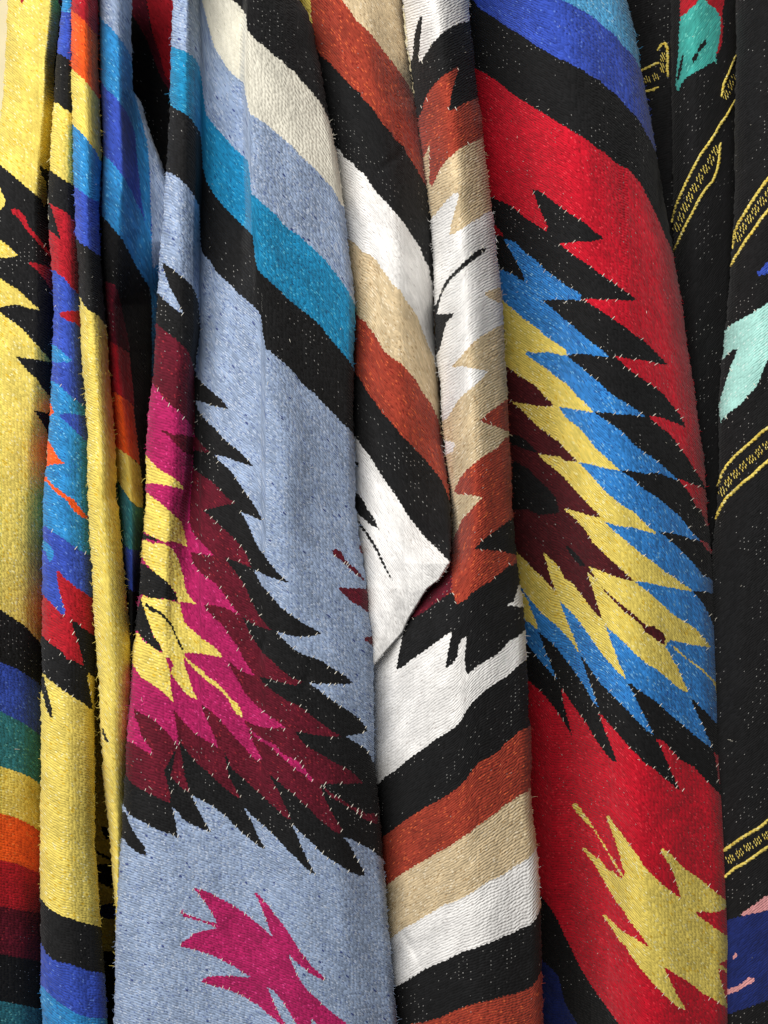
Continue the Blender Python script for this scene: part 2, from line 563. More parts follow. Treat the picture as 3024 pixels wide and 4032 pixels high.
def hairs(fold, n_edge, n_face, keys, parent, origin, seed):
    """loose fibre ends standing off the pile: thin bent three-sided tubes"""
    rng = np.random.default_rng(seed)
    ys = rng.uniform(max(fold.y0, -60), min(fold.y1, 4090), n_edge)
    l, r = fold.edges(ys)
    side = rng.random(n_edge) < 0.5
    x = np.where(side, l + 2, r - 2)
    dirx = np.where(side, -1.0, 1.0) * rng.uniform(0.3, 1.0, n_edge)
    diry = rng.normal(0, 0.6, n_edge)
    ln = rng.gamma(1.6, 3.2, n_edge) + 4
    yf = rng.uniform(max(fold.y0, -60), min(fold.y1, 4090), n_face)
    lf, rf = fold.edges(yf)
    xf = lf + (rf - lf) * rng.uniform(0.03, 0.97, n_face)
    an = rng.uniform(0, 2 * math.pi, n_face)
    x = np.concatenate([x, xf]); y = np.concatenate([ys, yf])
    dirx = np.concatenate([dirx, np.cos(an)]); diry = np.concatenate([diry, np.sin(an)])
    ln = np.concatenate([ln, rng.gamma(1.8, 3.0, n_face) + 5])
    keep = in_frame(x, y)
    x, y, dirx, diry, ln = (q[keep] for q in (x, y, dirx, diry, ln))
    n = len(x)
    if not n:
        return
    nx = fold.lab.shape[1]; nyy = fold.lab.shape[0]
    l, r = fold.edges(y)
    ci = np.clip(((x - l) / (r - l) * nx).astype(int), 0, nx - 1)
    ri = np.clip(((y - fold.y0) / (fold.y1 - fold.y0) * nyy).astype(int), 0, nyy - 1)
    lb = fold.lab[ri, ci]
    K = 5
    bend = rng.normal(0, 0.9, n)
    d0 = fold.depth(np.clip(x, l + 6, r - 6), y)
    rad = rng.uniform(0.7, 1.35, n)
    rings = []
    cx, cy, cd = x.copy(), y.copy(), d0 + 2
    ang = np.arctan2(diry, dirx)
    for k in range(K):
        rr = rad * (1 - 0.12 * k)
        for j in range(3):
            a = 2 * math.pi * j / 3
            rings.append((cx - np.sin(ang) * rr * math.cos(a), cy + np.cos(ang) * rr * math.cos(a), cd + rr * math.sin(a)))
        cx = cx + np.cos(ang) * ln / (K - 1); cy = cy + np.sin(ang) * ln / (K - 1)
        cd = cd - ln * 0.35 * (1 if k < 2 else -0.6) / (K - 1)
        ang = ang + bend / (K - 1)
    A = np.array(rings)                       # K*3, 3, n
    V = unproject(A[:, 0], A[:, 1], A[:, 2]).transpose(1, 0, 2).reshape(-1, 3)
    f = []
    for k in range(K - 1):
        for j in range(3):
            j2 = (j + 1) % 3
            f.append((k * 3 + j, k * 3 + j2, (k + 1) * 3 + j2, (k + 1) * 3 + j))
    f = np.array(f)
    F = (f[None] + (np.arange(n) * K * 3)[:, None, None]).reshape(-1, 4)
    ks = sorted(set(list(keys) + ['warp']))
    mi = np.array([ks.index(keys[q]) for q in lb])
    lint = (rng.random(n) < 0.16) & (np.abs(x - l) > 8) & (np.abs(x - r) > 8)
    mi = np.where(lint, ks.index('warp'), mi)
    W3 = np.repeat(np.stack([x * 1.2, y, x * 0], -1), K * 3, 0)
    o = mesh_obj('loose_fibres', V, F, [MATS[q] for q in ks], parent, origin, W3)
    o.data.polygons.foreach_set('material_index', np.repeat(mi, len(f)).astype(np.int32))
    o['kind'] = 'stuff'

def build_fold(fold, parent, origin, name, label=None, fibres=(220, 120)):
    V, Nn, wv, Q, lab = fold.build()
    keys = [fold.base] + [l['col'] for l in fold.layers]
    root = None
    made = {}
    for i, key in enumerate(keys):
        q = Q[lab == i]
        if len(q) < 2 and i:
            continue
        if len(q) == 0:
            q = Q[:1]
        u, inv = np.unique(q, return_inverse=True)
        nm = name if i == 0 else fold.layers[i - 1]['name']
        ob = mesh_obj(nm, V[u], inv.reshape(q.shape), MATS[key], root if i else parent, origin if i == 0 else origin, wv[u], Nn[u])
        if i == 0:
            root = ob
            if label:
                ob['label'] = label
        elif fold.layers[i - 1]['label']:
            ob['label'] = fold.layers[i - 1]['label']
        made[i] = ob
    # warp threads showing as pale stitches along the joins of the tapestry figures
    rng = np.random.default_rng(fold.seed + 900)
    items = []
    for i, ly in enumerate(fold.layers):
        if not ly['ticks']:
            continue
        x, y, _, _ = path_points(ly['poly'], ly['ticks'])
        x = x + rng.normal(0, 3, len(x)); y = y + rng.normal(0, 3, len(x))
        l, r = fold.L(y), fold.R(y)
        k = (x > l + 12) & (x < r - 12) & (y > fold.y0) & (y < fold.y1) & in_frame(x, y) & (rng.random(len(x)) < 0.42)
        x, y = x[k], y[k]
        if not len(x):
            continue
        ux, uy = fold.warp_dir(x, y)
        items += list(zip(x, y, ux, uy, rng.uniform(6, 11, len(x)), rng.uniform(1.3, 1.9, len(x))))
    if items:
        v, f, w = spindles(fold, items, 1.0)
        o = mesh_obj('warp_stitches', v, f, MATS['warp'], root, origin, w)
        o['kind'] = 'stuff'
    if fibres:
        hairs(fold, fibres[0], fibres[1] // 2, keys, root, origin, fold.seed + 55)
    return root

# ------------------------------------------------------------------ backdrop
wl = 1.6
wv_, wf_ = [], []
def slab(x0, x1, y0, y1, z0, z1):
    v = np.array([(x, y, z) for x in (x0, x1) for y in (y0, y1) for z in (z0, z1)], float)
    f = np.array([(0, 1, 3, 2), (4, 6, 7, 5), (0, 4, 5, 1), (2, 3, 7, 6), (0, 2, 6, 4), (1, 5, 7, 3)])
    return v, f
pm = bpy.data.materials.new('wall_paint'); pm.use_nodes = True
_n, _l = pm.node_tree.nodes, pm.node_tree.links
_b = _n['Principled BSDF']; _b.inputs['Roughness'].default_value = 0.8
_t = _n.new('ShaderNodeTexNoise'); _t.inputs['Scale'].default_value = 60; _t.inputs['Detail'].default_value = 5
_r = _n.new('ShaderNodeValToRGB')
_r.color_ramp.elements[0].color = (*lin((206, 192, 150)), 1); _r.color_ramp.elements[1].color = (*lin((226, 214, 176)), 1)
_l.new(_t.outputs[0], _r.inputs[0]); _l.new(_r.outputs[0], _b.inputs['Base Color'])
_bp = _n.new('ShaderNodeBump'); _bp.inputs['Distance'].default_value = 0.001
_l.new(_t.outputs[0], _bp.inputs['Height']); _l.new(_bp.outputs[0], _b.inputs['Normal'])
v, f = slab(-0.9, 0.9, 0.26, 0.30, 0.4, 2.1)
wall = mesh_obj('wall', v, f, pm, None, np.zeros(3), smooth=False)
wall['kind'] = 'structure'

# ------------------------------------------------------------------ edges shared by neighbours (photo pixels)
E_P2L = edge_from("N 246,-300 246,0 236,96 224,207 217,290 212,405 205,482 198,603 193,675 190,795 193,916 198,1000 212,1169 210,1289 205,1434 200,1579 193,1675 186,1771 174,1916 169,2000 166,2434 161,2521 166,2627 161,2771 161,3032 157,3370 157,3514 161,3755 159,3900 169,4032 172,4300")
E_P3L = edge_from("N 280,-300 280,289 285,482 289,675 294,820 299,964 306,1000 313,1169 318,1289 323,1434 333,1530 345,1723 345,1964 347,2000 354,2145 364,2241 366,2386 374,2482 379,2579 388,2675 393,2820 395,2868 403,3000 405,3032 417,3152 429,3273 439,3394 446,3490 454,3562 462,4300")
E_P5L = edge_from("N 684,-300 682,0 677,96 673,193 668,386 668,434 656,651 653,700 646,820 634,940 627,1000 620,1159 612,1313 603,1482 593,1555 583,1651 576,1747 574,1820 576,1964 562,2120 555,2193 550,2313 538,2434 533,2482 521,2579 518,2675 506,2820 497,2940 494,3032 487,3128 480,3273 473,3370 463,3514 456,3659 453,3850 448,4032 445,4300")
E_P5R = edge_from("N 1120,-300 1177,0 1211,48 1235,120 1245,193 1262,265 1279,362 1293,448 1310,516 1322,579 1337,675 1346,747 1353,796 1365,892 1375,1000 1390,1096 1397,1193 1397,1289 1394,1434 1392,1500 1392,1700 1397,1747 1399,1820 1399,2000 1409,2048 1414,2120 1428,2193 1440,2289 1447,2337 1450,2410 1464,2482 1471,2555 1471,2627 1472,2820 1473,3000 1485,3095 1492,3153 1499,3235 1504,3321 1506,3370 1513,3442 1521,3514 1528,3635 1537,3707 1547,3828 1549,3890 1557,3948 1564,4032 1575,4300")
E_P7R = edge_from("N 1840,-300 1846,0 1851,96 1858,145 1868,217 1870,265 1882,386 1902,482 1906,579 1921,675 1930,772 1945,868 1955,1000 1969,1096 1979,1193 1986,1338 1991,1434 1998,1530 2000,1627 2010,1772 2015,1868 2017,2000 2027,2096 2034,2193 2046,2289 2061,2386 2068,2458 2073,2555 2073,2603 2080,2675 2082,2820 2090,2868 2094,3000 2090,3104 2094,3177 2104,3249 2116,3345 2123,3442 2128,3538 2131,3611 2133,3755 2135,3852 2138,4032 2140,4300")
E_P8R = edge_from("N 2400,-300 2468,0 2494,96 2513,193 2533,313 2557,434 2581,569 2600,699 2624,844 2644,940 2653,1000 2663,1072 2687,1193 2706,1362 2723,1458 2735,1555 2750,1651 2769,1796 2779,1892 2783,2000 2786,2048 2795,2106 2803,2193 2810,2289 2817,2434 2824,2579 2829,2675 2832,2747 2836,2892 2841,3000 2856,3177 2865,3321 2873,3514 2880,3659 2882,3731 2877,3803 2877,4032 2875,4300")

# ================================================================== 1. yellow serape with rainbow stripes
O1 = unproject(np.array(300.), np.array(Y1), np.array(100.))
YEL = thing('striped_serape', 'sunny yellow serape with rainbow stripes, bunched in narrow folds beside the pale blue one', 'blanket', O1)

# far left fold
fa = Fold(edge_from("N 38,-300 31,0 24,145 15,340 0,480 -40,675 -120,1000 -190,2000 -230,4300"),
          edge_from("N 240,-300 240,0 233,100 215,240 213,400 198,600 188,800 202,1000 214,1169 202,1579 186,1771 182,2000 180,2500 178,2700 178,3000 178,4300"),
          [(0.0, curve([(0, 150), (1500, 90), (2700, 30), (4300, 20)])), (0.5, curve([(0, 80), (1500, 85), (2700, 118), (4300, 118)])), (0.78, curve([(0, 75), (1500, 90), (2700, 165), (4300, 170)])), (1.0, curve([(0, 120), (1500, 140), (2700, 245), (4300, 250)]))], 45, 40, seed=1, base='yellow',
          guides=["A0 -600,1150 0,1345 110,1435 220,1530 330,1620"], layers=[
    M('crimson', "A0 140,-120 215,-120 185,35 165,10"),
    M('crimson', "A0 440,-120 560,-120 500,50 480,30"),
    B('black', "A0 -600,1200 0,1345 110,1435 220,1530 330,1620 365,1690 385,1600 380,1490 345,1440 330,1390 320,1350 350,1370 405,1395 600,1460"),
    B('yellow', "A1 -600,300 0,475 60,520 130,570 190,620 250,690 310,750 360,810 420,885 300,860 190,850 125,835 170,890 220,950 300,1020 350,1100 410,1165 420,1280 390,1298 275,1275 330,1350 370,1420 390,1470 520,1600", name='field'),
    M('yellow', "A1 -600,50 0,200 60,240 130,280 200,340 260,400 328,458 230,440 130,412 60,420 0,438 -600,300", name='spike_motif'),
    M('yellow', "A0 -600,1800 0,1960 60,2000 110,2050 A1 150,15 40,32 0,25 -600,0", name='spike_motif'),
    M('yellow', "A0 -300,1450 0,1530 20,1580 45,1640 30,1690 0,1715 -300,1700", name='spike_motif'),
    M('crimson', "A0 85,1705 150,1710 200,1760 240,1860 300,1920 370,2010 405,2060 A1 410,30 A0 350,2030 290,1960 210,1870 160,1790 100,1740", name='sliver_motif', ticks=40),
    M('crimson', "A1 220,65 300,75 380,100 420,120 440,250 450,340 420,300 380,230 300,130", name='spike_motif'),
    S('black', "A2 -600,500 0,830 110,900 200,960 320,1090 420,1200"),
    S('royal', "A2 -600,1000 0,1262 150,1320 300,1420 420,1560"),
    S('tealdark', "A2 -600,1500 0,1660 200,1760 320,1850 420,2000"),
    S('yellow', "A3 -600,-200 0,-30 160,20 250,60 310,100 420,180"),
    S('orange', "A3 -600,200 0,355 120,385 200,420 280,465 420,560"),
    S('crimson', "A3 -600,600 0,735 150,770 300,830 420,900"),
    S('maroon', "A3 -600,1000 0,1110 200,1150 300,1160 420,1210"),
    S('black', "A3 -600,1400 0,1500 150,1530 320,1560 420,1590"),
    S('tealdark', "A3 -600,1800 0,1885 160,1915 300,1945 420,2000"),
])
build_fold(fa, YEL, O1, 'draped_fold', 'wide yellow fold with black spikes at the outer side', (260, 200))

# second fold, blue figure in the middle
fb = Fold(E_P2L, edge_from("N 300,-300 300,600 312,900 325,1169 335,1434 355,1723 358,2000 368,2200 374,2400 376,2600 374,2675 371,2771 374,2916 374,3321 386,3466 398,3659 415,3852 424,4032 430,4300"),
          [(0.0, curve([(600, 15), (1500, 25), (2600, 35)])), (0.45, 5), (1.0, curve([(600, 15), (1500, 35), (2600, 45)]))], 42, 45, seed=2, base='blue', layers=[
    S('royal', "A0 440,90 520,95 575,100 700,105"),
    S('black', "A0 420,425 470,430 510,450 570,490 700,560"),
    S('yellow', "A0 400,830 440,832 470,840 510,880 545,895 580,925 700,980"),
    S('black', "A0 380,1380 410,1395 450,1420 500,1455 560,1490 600,1510 700,1560"),
    S('crimson', "A0 380,1650 410,1660 450,1690 500,1710 550,1740 590,1790 700,1850"),
    M('black', "A0 340,1655 405,1665 430,1720 450,1800 470,1870 500,1955 475,1940 430,1900 400,1875 340,1850", name='spike_motif'),
    S('royal', "A1 340,110 415,130 460,140 480,170 530,200 570,260 620,310 660,350 800,420"),
    M('crimson', "A1 470,490 520,470 600,465 740,460 740,620 650,600 620,565 560,550 515,520", name='spike_motif'),
    M('blue', "A1 340,760 440,740 490,780 540,830 590,870 560,885 510,880 470,890 420,880 340,890", name='patch_motif'),
    B('blue', "A1 340,1000 430,1040 490,1070 530,1120 580,1160 640,1210 700,1240 820,1300", ticks=45),
    M('royal', "A1 470,1320 540,1300 620,1310 760,1330 800,1600 690,1520 620,1450 560,1390 500,1340", name='patch_motif'),
    M('orange', "A1 340,1190 415,1220 440,1300 400,1325 340,1310", name='spike_motif'),
    M('orange', "A1 340,1490 400,1530 430,1580 470,1660 530,1715 460,1715 380,1730 340,1740", name='spike_motif'),
    M('orange', "A1 340,1780 400,1850 440,1900 490,1930 540,1970 600,2000 640,2060 A2 720,80 700,90 660,70 600,20 A1 560,2030 520,1990 470,1960 420,1910 380,1860 340,1840", name='sliver_motif'),
    B('royal', "A2 280,120 370,150 420,190 490,230 560,280 640,340 720,380 850,450", ticks=45),
    M('blue', "A2 300,240 370,270 410,310 440,360 430,420 400,440 370,350 300,310", name='patch_motif'),
    B('crimson', "A2 280,660 350,710 400,760 450,810 490,860 525,880 535,840 515,780 490,700 470,600 460,520 490,520 520,570 570,600 620,650 690,690 740,730 880,820", ticks=45),
    B('black', "A2 280,980 340,1030 380,1080 430,1120 480,1150 520,1190 550,1240 600,1245 680,1290 675,1230 650,1140 620,1050 590,960 590,920 620,930 660,970 720,1010 780,1050 880,1110", ticks=45),
    B('yellow', "A2 280,1300 350,1345 385,1390 440,1430 500,1480 560,1520 620,1560 680,1590 720,1630 755,1650 750,1590 735,1500 715,1400 720,1345 750,1370 800,1400 880,1440", name='field', ticks=45),
    M('black', "A2 300,1350 365,1385 370,1450 390,1510 410,1580 425,1650 425,1720 400,1690 375,1630 360,1560 335,1480 300,1430", name='sliver_motif'),
    S('black', "A3 250,960 330,1040 380,1110 440,1155 500,1190 580,1210 640,1235 720,1255 820,1280 950,1310"),
    S('royal', "A3 250,1300 330,1400 370,1490 420,1540 480,1570 560,1580 640,1610 720,1640 860,1660 980,1680"),
    S('blue', "A3 250,1640 330,1750 390,1820 460,1880 530,1930 590,1970 650,2000 720,2020 860,2030 980,2040"),
])
build_fold(fb, YEL, O1, 'draped_fold', 'yellow fold with a blue and red figure', (330, 200))

# third, narrow yellow roll
fc = Fold(E_P3L, edge_from("N 384,-300 386,0 388,241 393,386 400,627 391,820 395,1000 405,1145 420,1289 429,1434 436,1530 448,1675 458,1820 458,1964 468,2000 475,2096 487,2217 497,2338 506,2434 514,2530 520,2700 518,2820 508,3000 498,3273 485,3500 482,3700 480,4300"),
          [(0.0, curve([(2300, -22), (2800, 25), (3200, 85)])), (0.45, curve([(2300, -42), (2800, 5), (3200, 70)])), (1.0, curve([(2300, -5), (2800, 40), (3200, 100)]))], 36, 38, seed=3, base='crimson', layers=[
    S('orange', "A0 500,30 580,75 620,110 680,160 730,220 780,270 820,320 900,420"),
    S('yellow', "A0 500,510 580,560 620,590 680,640 720,690 760,740 800,800 900,920"),
    S('blue', "A0 500,920 590,1010 640,1060 700,1120 740,1180 780,1230 820,1310 900,1450"),
    S('royal', "A0 520,1450 610,1520 660,1560 700,1590 740,1620 790,1640 900,1700"),
    S('black', "A0 540,1870 620,1940 660,1990 720,2020 780,2070 900,2130"),
    S('yellow', "A1 580,310 655,355 680,410 720,460 760,480 800,500 830,540 860,580 900,640 980,740", name='field'),
    M('black', "A2 825,1780 850,1820 870,1880 890,1910 870,1915 850,1880 835,1830", name='sliver_motif'),
])
build_fold(fc, YEL, O1, 'draped_fold', 'slim yellow roll with stripes at its top', (420, 200))

# fourth fold: blue and royal above, warm stripes lower down, its shaded right side coloured black
fd = Fold(edge_from("N 386,-300 388,0 393,340 402,480 405,600 398,725 391,820 393,900 388,1000 393,1145 415,1434 440,1820 470,2217 495,2530 498,2800 498,4300"),
          edge_from("N 521,-300 521,0 518,145 523,357 559,410 579,482 603,555 632,627 649,690 668,750 660,900 650,1000 640,1159 630,1313 612,1555 592,1747 590,1964 570,2193 553,2434 535,2675 520,2850 518,4300"),
          [(0.0, curve([(700, 20), (1100, 70)])), (edge_from("N 450,-300 450,0 480,700 460,900 440,1200 465,1500 510,1900 520,2300 508,4300"), curve([(700, 0), (1100, 45)])),
           (edge_from("N 512,-300 512,0 518,350 528,500 550,700 560,900 528,1050 485,1200 512,1500 548,1800 562,2000 540,2300 512,4300"), curve([(0, 50), (700, 95), (1200, 110), (4300, 110)])),
           (1.0, curve([(0, 100), (350, 110), (700, 120), (950, 130), (1150, 240), (1400, 300), (4300, 200)]))], 34, 20, seed=4, base='lightblue', layers=[
    S('blue', "A0 740,70 815,135 850,180 900,220 950,280 1000,340 1050,420 1085,500 1110,570 1450,1150"),
    S('royal', "A0 740,600 825,665 870,730 930,780 980,840 1030,910 1060,970 1090,1050 1120,1150 1180,1260 1450,1700"),
    S('blue', "A0 740,1190 835,1245 850,1270 900,1310 950,1370 1000,1430 1040,1500 1080,1570 1110,1650 1150,1720 1200,1850 1240,2000 1450,2500"),
    M('blue', "A0 1090,740 1110,760 1160,900 1200,1000 1215,1200 1225,1400 1230,1700 1240,2074 A1 1240,300 1225,250 A0 1215,2040 1190,1850 1150,1600 1130,1400 1110,1200 1095,1000", name='stripe'),
    M('lightblue', "A0 1085,700 1130,780 1165,860 1200,990 1255,1140 1310,1280 1345,1400 1420,1480 1420,2074 A1 1330,0 1310,60 1250,120 1240,0 A0 1240,1900 1230,1650 1225,1400 1200,1150 1150,950 1110,800", name='stripe'),
    S('black', "A0 740,1700 825,1760 870,1800 920,1860 970,1920 1010,1970 1040,2030 1065,2074 A1 1080,40 1130,130 1180,210 1215,260 1235,340 1240,500 1242,1000 1420,1040"),  # black stripe, also painted as darkness right of and below the warm stripes
    M('maroon', "A1 780,190 860,225 930,245 960,290 985,400 1000,480 1020,560 1035,640 1050,720 1065,790 1000,770 930,730 880,700 780,670", name='stripe'),
    M('crimson', "A1 780,670 890,705 930,735 1000,770 1055,805 1065,900 1080,1050 1095,1200 1090,1240 1040,1190 980,1155 930,1130 880,1100 780,1060", name='stripe'),
    M('orange', "A1 820,1070 930,1130 990,1160 1050,1200 1090,1240 1105,1400 1120,1500 1135,1640 1145,1735 1100,1680 1040,1640 990,1610 950,1580 850,1550", name='stripe'),
    M('yellow', "A1 850,1550 960,1580 1000,1615 1060,1650 1100,1690 1150,1740 1160,1850 1170,1980 1165,2074 1120,2065 1060,2010 1000,1920 960,1850 870,1810", name='stripe'),
    M('tealdark', "A1 870,1810 960,1850 1000,1920 1060,2010 1120,2065 A2 1190,10 1180,150 1165,300 1150,350 1080,345 1040,330 990,280 900,240", name='stripe'),
    M('royal', "A2 900,240 990,290 1050,335 1160,350 1155,450 1145,600 1140,690 1080,680 1030,640 1000,600 920,550", name='stripe'),
])
build_fold(fd, YEL, O1, 'draped_fold', 'half shaded fold of blue, red and orange stripes', (150, 60))

# recessed folds behind; the first adds a black backing for shade in the gaps
fe = Fold(edge_from("N 190,-300 190,4300"), edge_from("N 740,-300 740,4300"), [(0., 345), (0.6, 350), (1., 380)], 20, 20, seed=5, base='black', slope=1.0, layers=[
    M('maroon', "A0 1040,-600 1180,-600 1180,-100 1230,250 1300,430 1350,620 1450,760 1450,850 1300,600 1200,330 1130,200 1040,60", name='stripe'),
    M('crimson', "A0 1150,-600 1560,-600 1560,760 1450,760 1350,620 1300,430 1240,250 1180,-100", name='stripe'),
])
build_fold(fe, YEL, O1, 'recessed_fold', 'dark red fold on an added black backing that stands for deep shade', None)
ff = Fold(edge_from("N 340,1900 340,4300"), edge_from("N 540,1900 540,4300"), [(0., 260), (0.5, 330), (1., 260)], 15, 15, seed=6, base='yellow', y0=1900, slope=0.4, layers=[
    M('black', "A3 820,450 880,470 900,560 870,570 840,520", name='spike_motif'),
    M('black', "A3 775,650 830,680 900,715 980,700 980,725 900,740 830,705 775,680", name='spike_motif'),
    M('black', "A3 760,770 850,765 980,770 980,985 860,945 760,890", name='spike_motif'),
    M('navy', "A3 800,1110 940,1080 1000,1080 1000,1220 880,1215 800,1190", name='spike_motif'),
    B('black', "A3 600,1460 850,1480 1200,1490"),
])
build_fold(ff, YEL, O1, 'recessed_fold', 'shaded yellow gap between two rolls', None)

# ================================================================== 2. pale blue serape with magenta feathers
O2 = unproject(np.array(1000.), np.array(Y1), np.array(40.))
BLU = thing('feathered_serape', 'pale blue flecked serape with magenta, maroon and yellow feathered figure, hanging beside the white one', 'blanket', O2)
crease = [(-300, 785), (0, 787), (500, 794), (700, 796), (1000, 786), (1289, 790), (1434, 774), (1500, 767), (1723, 763), (1916, 753), (2000, 746), (2145, 742), (2400, 765), (2700, 800), (3000, 850), (3500, 900), (4300, 950)]
g_motif = ("A1 1150,0 1320,65 1400,115 1440,150 1500,195 1560,250 1600,320 1620,400 B1 165,350 175,480 185,600 175,690 165,760 150,850 145,960 150,1000 190,1040 240,1090 300,1140 350,1180 390,1230 415,1270 350,1255 280,1240 210,1210 140,1193 160,1260 200,1320 250,1380 310,1430 360,1490 420,1550 480,1590 540,1650 590,1700 620,1735 560,1720 480,1695 400,1660 300,1638 340,1690 400,1740 440,1780 480,1840 520,1900 560,1960 600,2010 640,2074 "
 "B2 650,20 670,60 690,100 660,95 620,75 560,50 510,35 545,80 575,140 600,190 625,260 660,330 710,390 760,460 800,510 850,560 910,610 870,605 800,580 740,560 680,530 618,503 650,560 690,640 740,690 790,750 830,800 890,850 950,890 1020,940 1090,975 1130,1000 1175,1020 1110,1045 1050,1050 970,1050 900,1040 850,1020 803,1008 850,1060 900,1110 960,1160 1030,1200 1100,1220 1180,1250 1250,1300 1320,1340 1380,1380 1430,1430 1370,1440 1300,1440 1200,1435 1130,1440 1063,1418 1110,1460 1160,1490 1230,1550 1290,1590 1370,1640 1430,1680 1490,1730 1530,1780 1550,1820 1490,1845 1430,1855 1368,1860 1410,1890 1480,1930 1540,1970 1570,2020 1590,2074 1750,2100 "
 "B3 1750,780 1640,700 1580,650 1500,610 1430,570 1350,543 1390,590 1430,660 1470,740 1510,810 1535,860 1490,865 1420,840 1340,790 1280,750 1200,700 1130,630 1060,560 1000,510 960,460 930,448 970,520 1000,600 1040,690 1080,770 1130,860 1080,830 1020,780 960,710 900,660 850,600 800,550 730,480 660,420 590,360 550,310 525,288 560,350 610,430 650,530 690,600 720,655 670,630 620,590 560,540 510,500 440,430 400,380 340,340 280,290 220,260 160,230 105,203 140,260 170,330 210,410 250,470 280,515 220,490 150,460 100,440 40,400 "
 "A3 1450,340 1405,298 1425,380 1440,470 1448,555 1400,525 1350,510 1290,490 1230,460 1180,430 1120,400 1060,370 1030,320 1000,270 800,270 A1 1100,330 1290,320 1340,375 1400,425 1450,465 1500,492 1470,430 1430,350 1390,280 1350,170 1320,65")
g_motif = g_motif.replace("A1 1150,0 1320,65", "A1 1320,65", 1)
maroon_fig = ("A1 1150,520 1270,565 1310,595 1350,630 1400,670 1440,700 1490,745 1540,800 1560,860 1585,950 B1 130,1000 138,1200 135,1480 200,1560 270,1630 180,1610 125,1600 120,1745 200,1810 280,1860 340,1920 400,1990 470,2030 "
 "B2 200,20 270,70 310,110 360,160 420,210 480,270 530,330 560,380 600,490 560,470 490,440 430,420 380,405 420,460 470,520 520,590 560,660 590,740 630,820 670,890 720,950 770,1005 700,980 640,960 590,930 530,888 560,960 600,1040 650,1120 700,1190 770,1250 830,1310 880,1350 930,1390 1030,1420 950,1450 870,1430 800,1410 720,1390 660,1370 700,1430 770,1490 840,1540 900,1580 980,1610 1050,1660 1120,1720 1200,1780 1270,1830 1340,1865 1250,1870 1180,1860 1100,1850 1020,1830 958,1828 1000,1890 1060,1950 1130,1990 1200,2030 1270,2074 "
 "B3 1400,0 1450,40 1515,105 1400,112 1250,112 1170,112 1175,160 1200,230 1240,310 1280,390 1320,450 1345,490 1310,520 1250,480 1190,430 1130,380 1070,310 1000,250 950,200 880,150 830,100 780,60 738,28 780,100 830,180 860,270 900,340 925,410 870,380 800,310 740,260 680,200 620,150 560,90 500,40 440,-10 B2 370,1950 B3 420,60 470,150 520,240 450,200 390,150 340,110 290,60 230,0 150,-60 B2 10,1900 B3 60,60 80,120 98,180 50,160 0,110 -60,50 A2 1450,1940 A3 1340,10 1365,100 1392,200 1385,272 1300,230 1230,200 1160,160 1090,120 1045,70 1010,0 800,0 A2 800,1500 A1 1000,1000")
magenta_fig = ("A1 1100,950 1240,1040 1270,1090 1310,1140 1360,1210 1410,1250 1470,1290 1530,1360 1570,1410 1585,1470 1580,1640 1570,1800 1555,2000 A2 1545,120 "
 "B2 120,200 170,260 230,320 300,392 200,380 105,358 120,440 170,510 230,570 300,610 360,680 410,750 460,820 512,882 440,840 380,810 320,800 270,790 210,795 250,850 300,900 360,950 400,1010 440,1070 490,1130 520,1200 560,1270 600,1330 632,1372 560,1350 500,1320 450,1280 408,1248 450,1340 500,1420 540,1500 590,1560 650,1620 720,1680 780,1720 850,1770 905,1818 840,1790 770,1800 690,1790 620,1770 538,1728 570,1800 600,1880 640,1960 690,2055 650,2070 600,2020 540,1950 480,1890 430,1830 380,1770 330,1710 270,1660 220,1620 188,1598 220,1690 260,1780 300,1870 332,1965 270,1920 200,1880 140,1840 60,1760 0,1690 "
 "A2 1415,1638 1435,1750 1450,1850 1457,1948 1380,1850 1330,1800 1270,1740 1200,1700 1140,1670 1090,1640 1100,1700 1130,1770 1150,1850 1180,1900 1230,1960 1252,2012 1190,1990 1130,1950 1090,1920 1000,1890 800,1800 A1 1000,1200")
bird = ("B3 125,955 180,975 260,1000 360,1055 430,1090 520,1150 600,1210 660,1260 720,1310 775,1365 745,1290 720,1220 690,1140 660,1060 610,1000 650,1005 700,1060 750,1120 800,1190 850,1250 900,1320 950,1400 1000,1480 1050,1540 1100,1610 1150,1650 1190,1690 1200,1725 1150,1700 1080,1660 1020,1610 960,1560 905,1505 930,1570 970,1660 1020,1750 1070,1810 1130,1860 1190,1920 1260,1980 1330,2030 1400,2090 1500,2200 1600,2450 1250,2450 1150,2090 1088,2015 1095,2090 1110,2450 1050,2250 970,2074 900,1960 850,1880 790,1810 725,1765 760,1840 800,1930 840,2010 880,2074 900,2120 850,2090 790,2030 720,1980 660,1920 600,1890 540,1850 450,1810 380,1785 310,1770 250,1750 190,1725 240,1690 330,1680 430,1680 520,1690 600,1690 540,1660 470,1610 400,1575 340,1540 270,1510 180,1480 100,1460 20,1440 30,1410 80,1380 140,1330 220,1310 320,1295 280,1270 200,1240 120,1215 40,1195 25,1150 40,1130 50,1170 110,1190 190,1220 260,1240 320,1250 290,1190 250,1120 200,1050 150,990")
E_RIDGE = edge_from("N 977,-300 977,0 970,120 965,290 977,434 984,675 994,964 1009,1000 1013,1145 1028,1241 1038,1338 1047,1386 1057,1482 1086,1627 1110,1771 1105,1916 1110,2200 1150,2600 1160,3200 1160,4300")
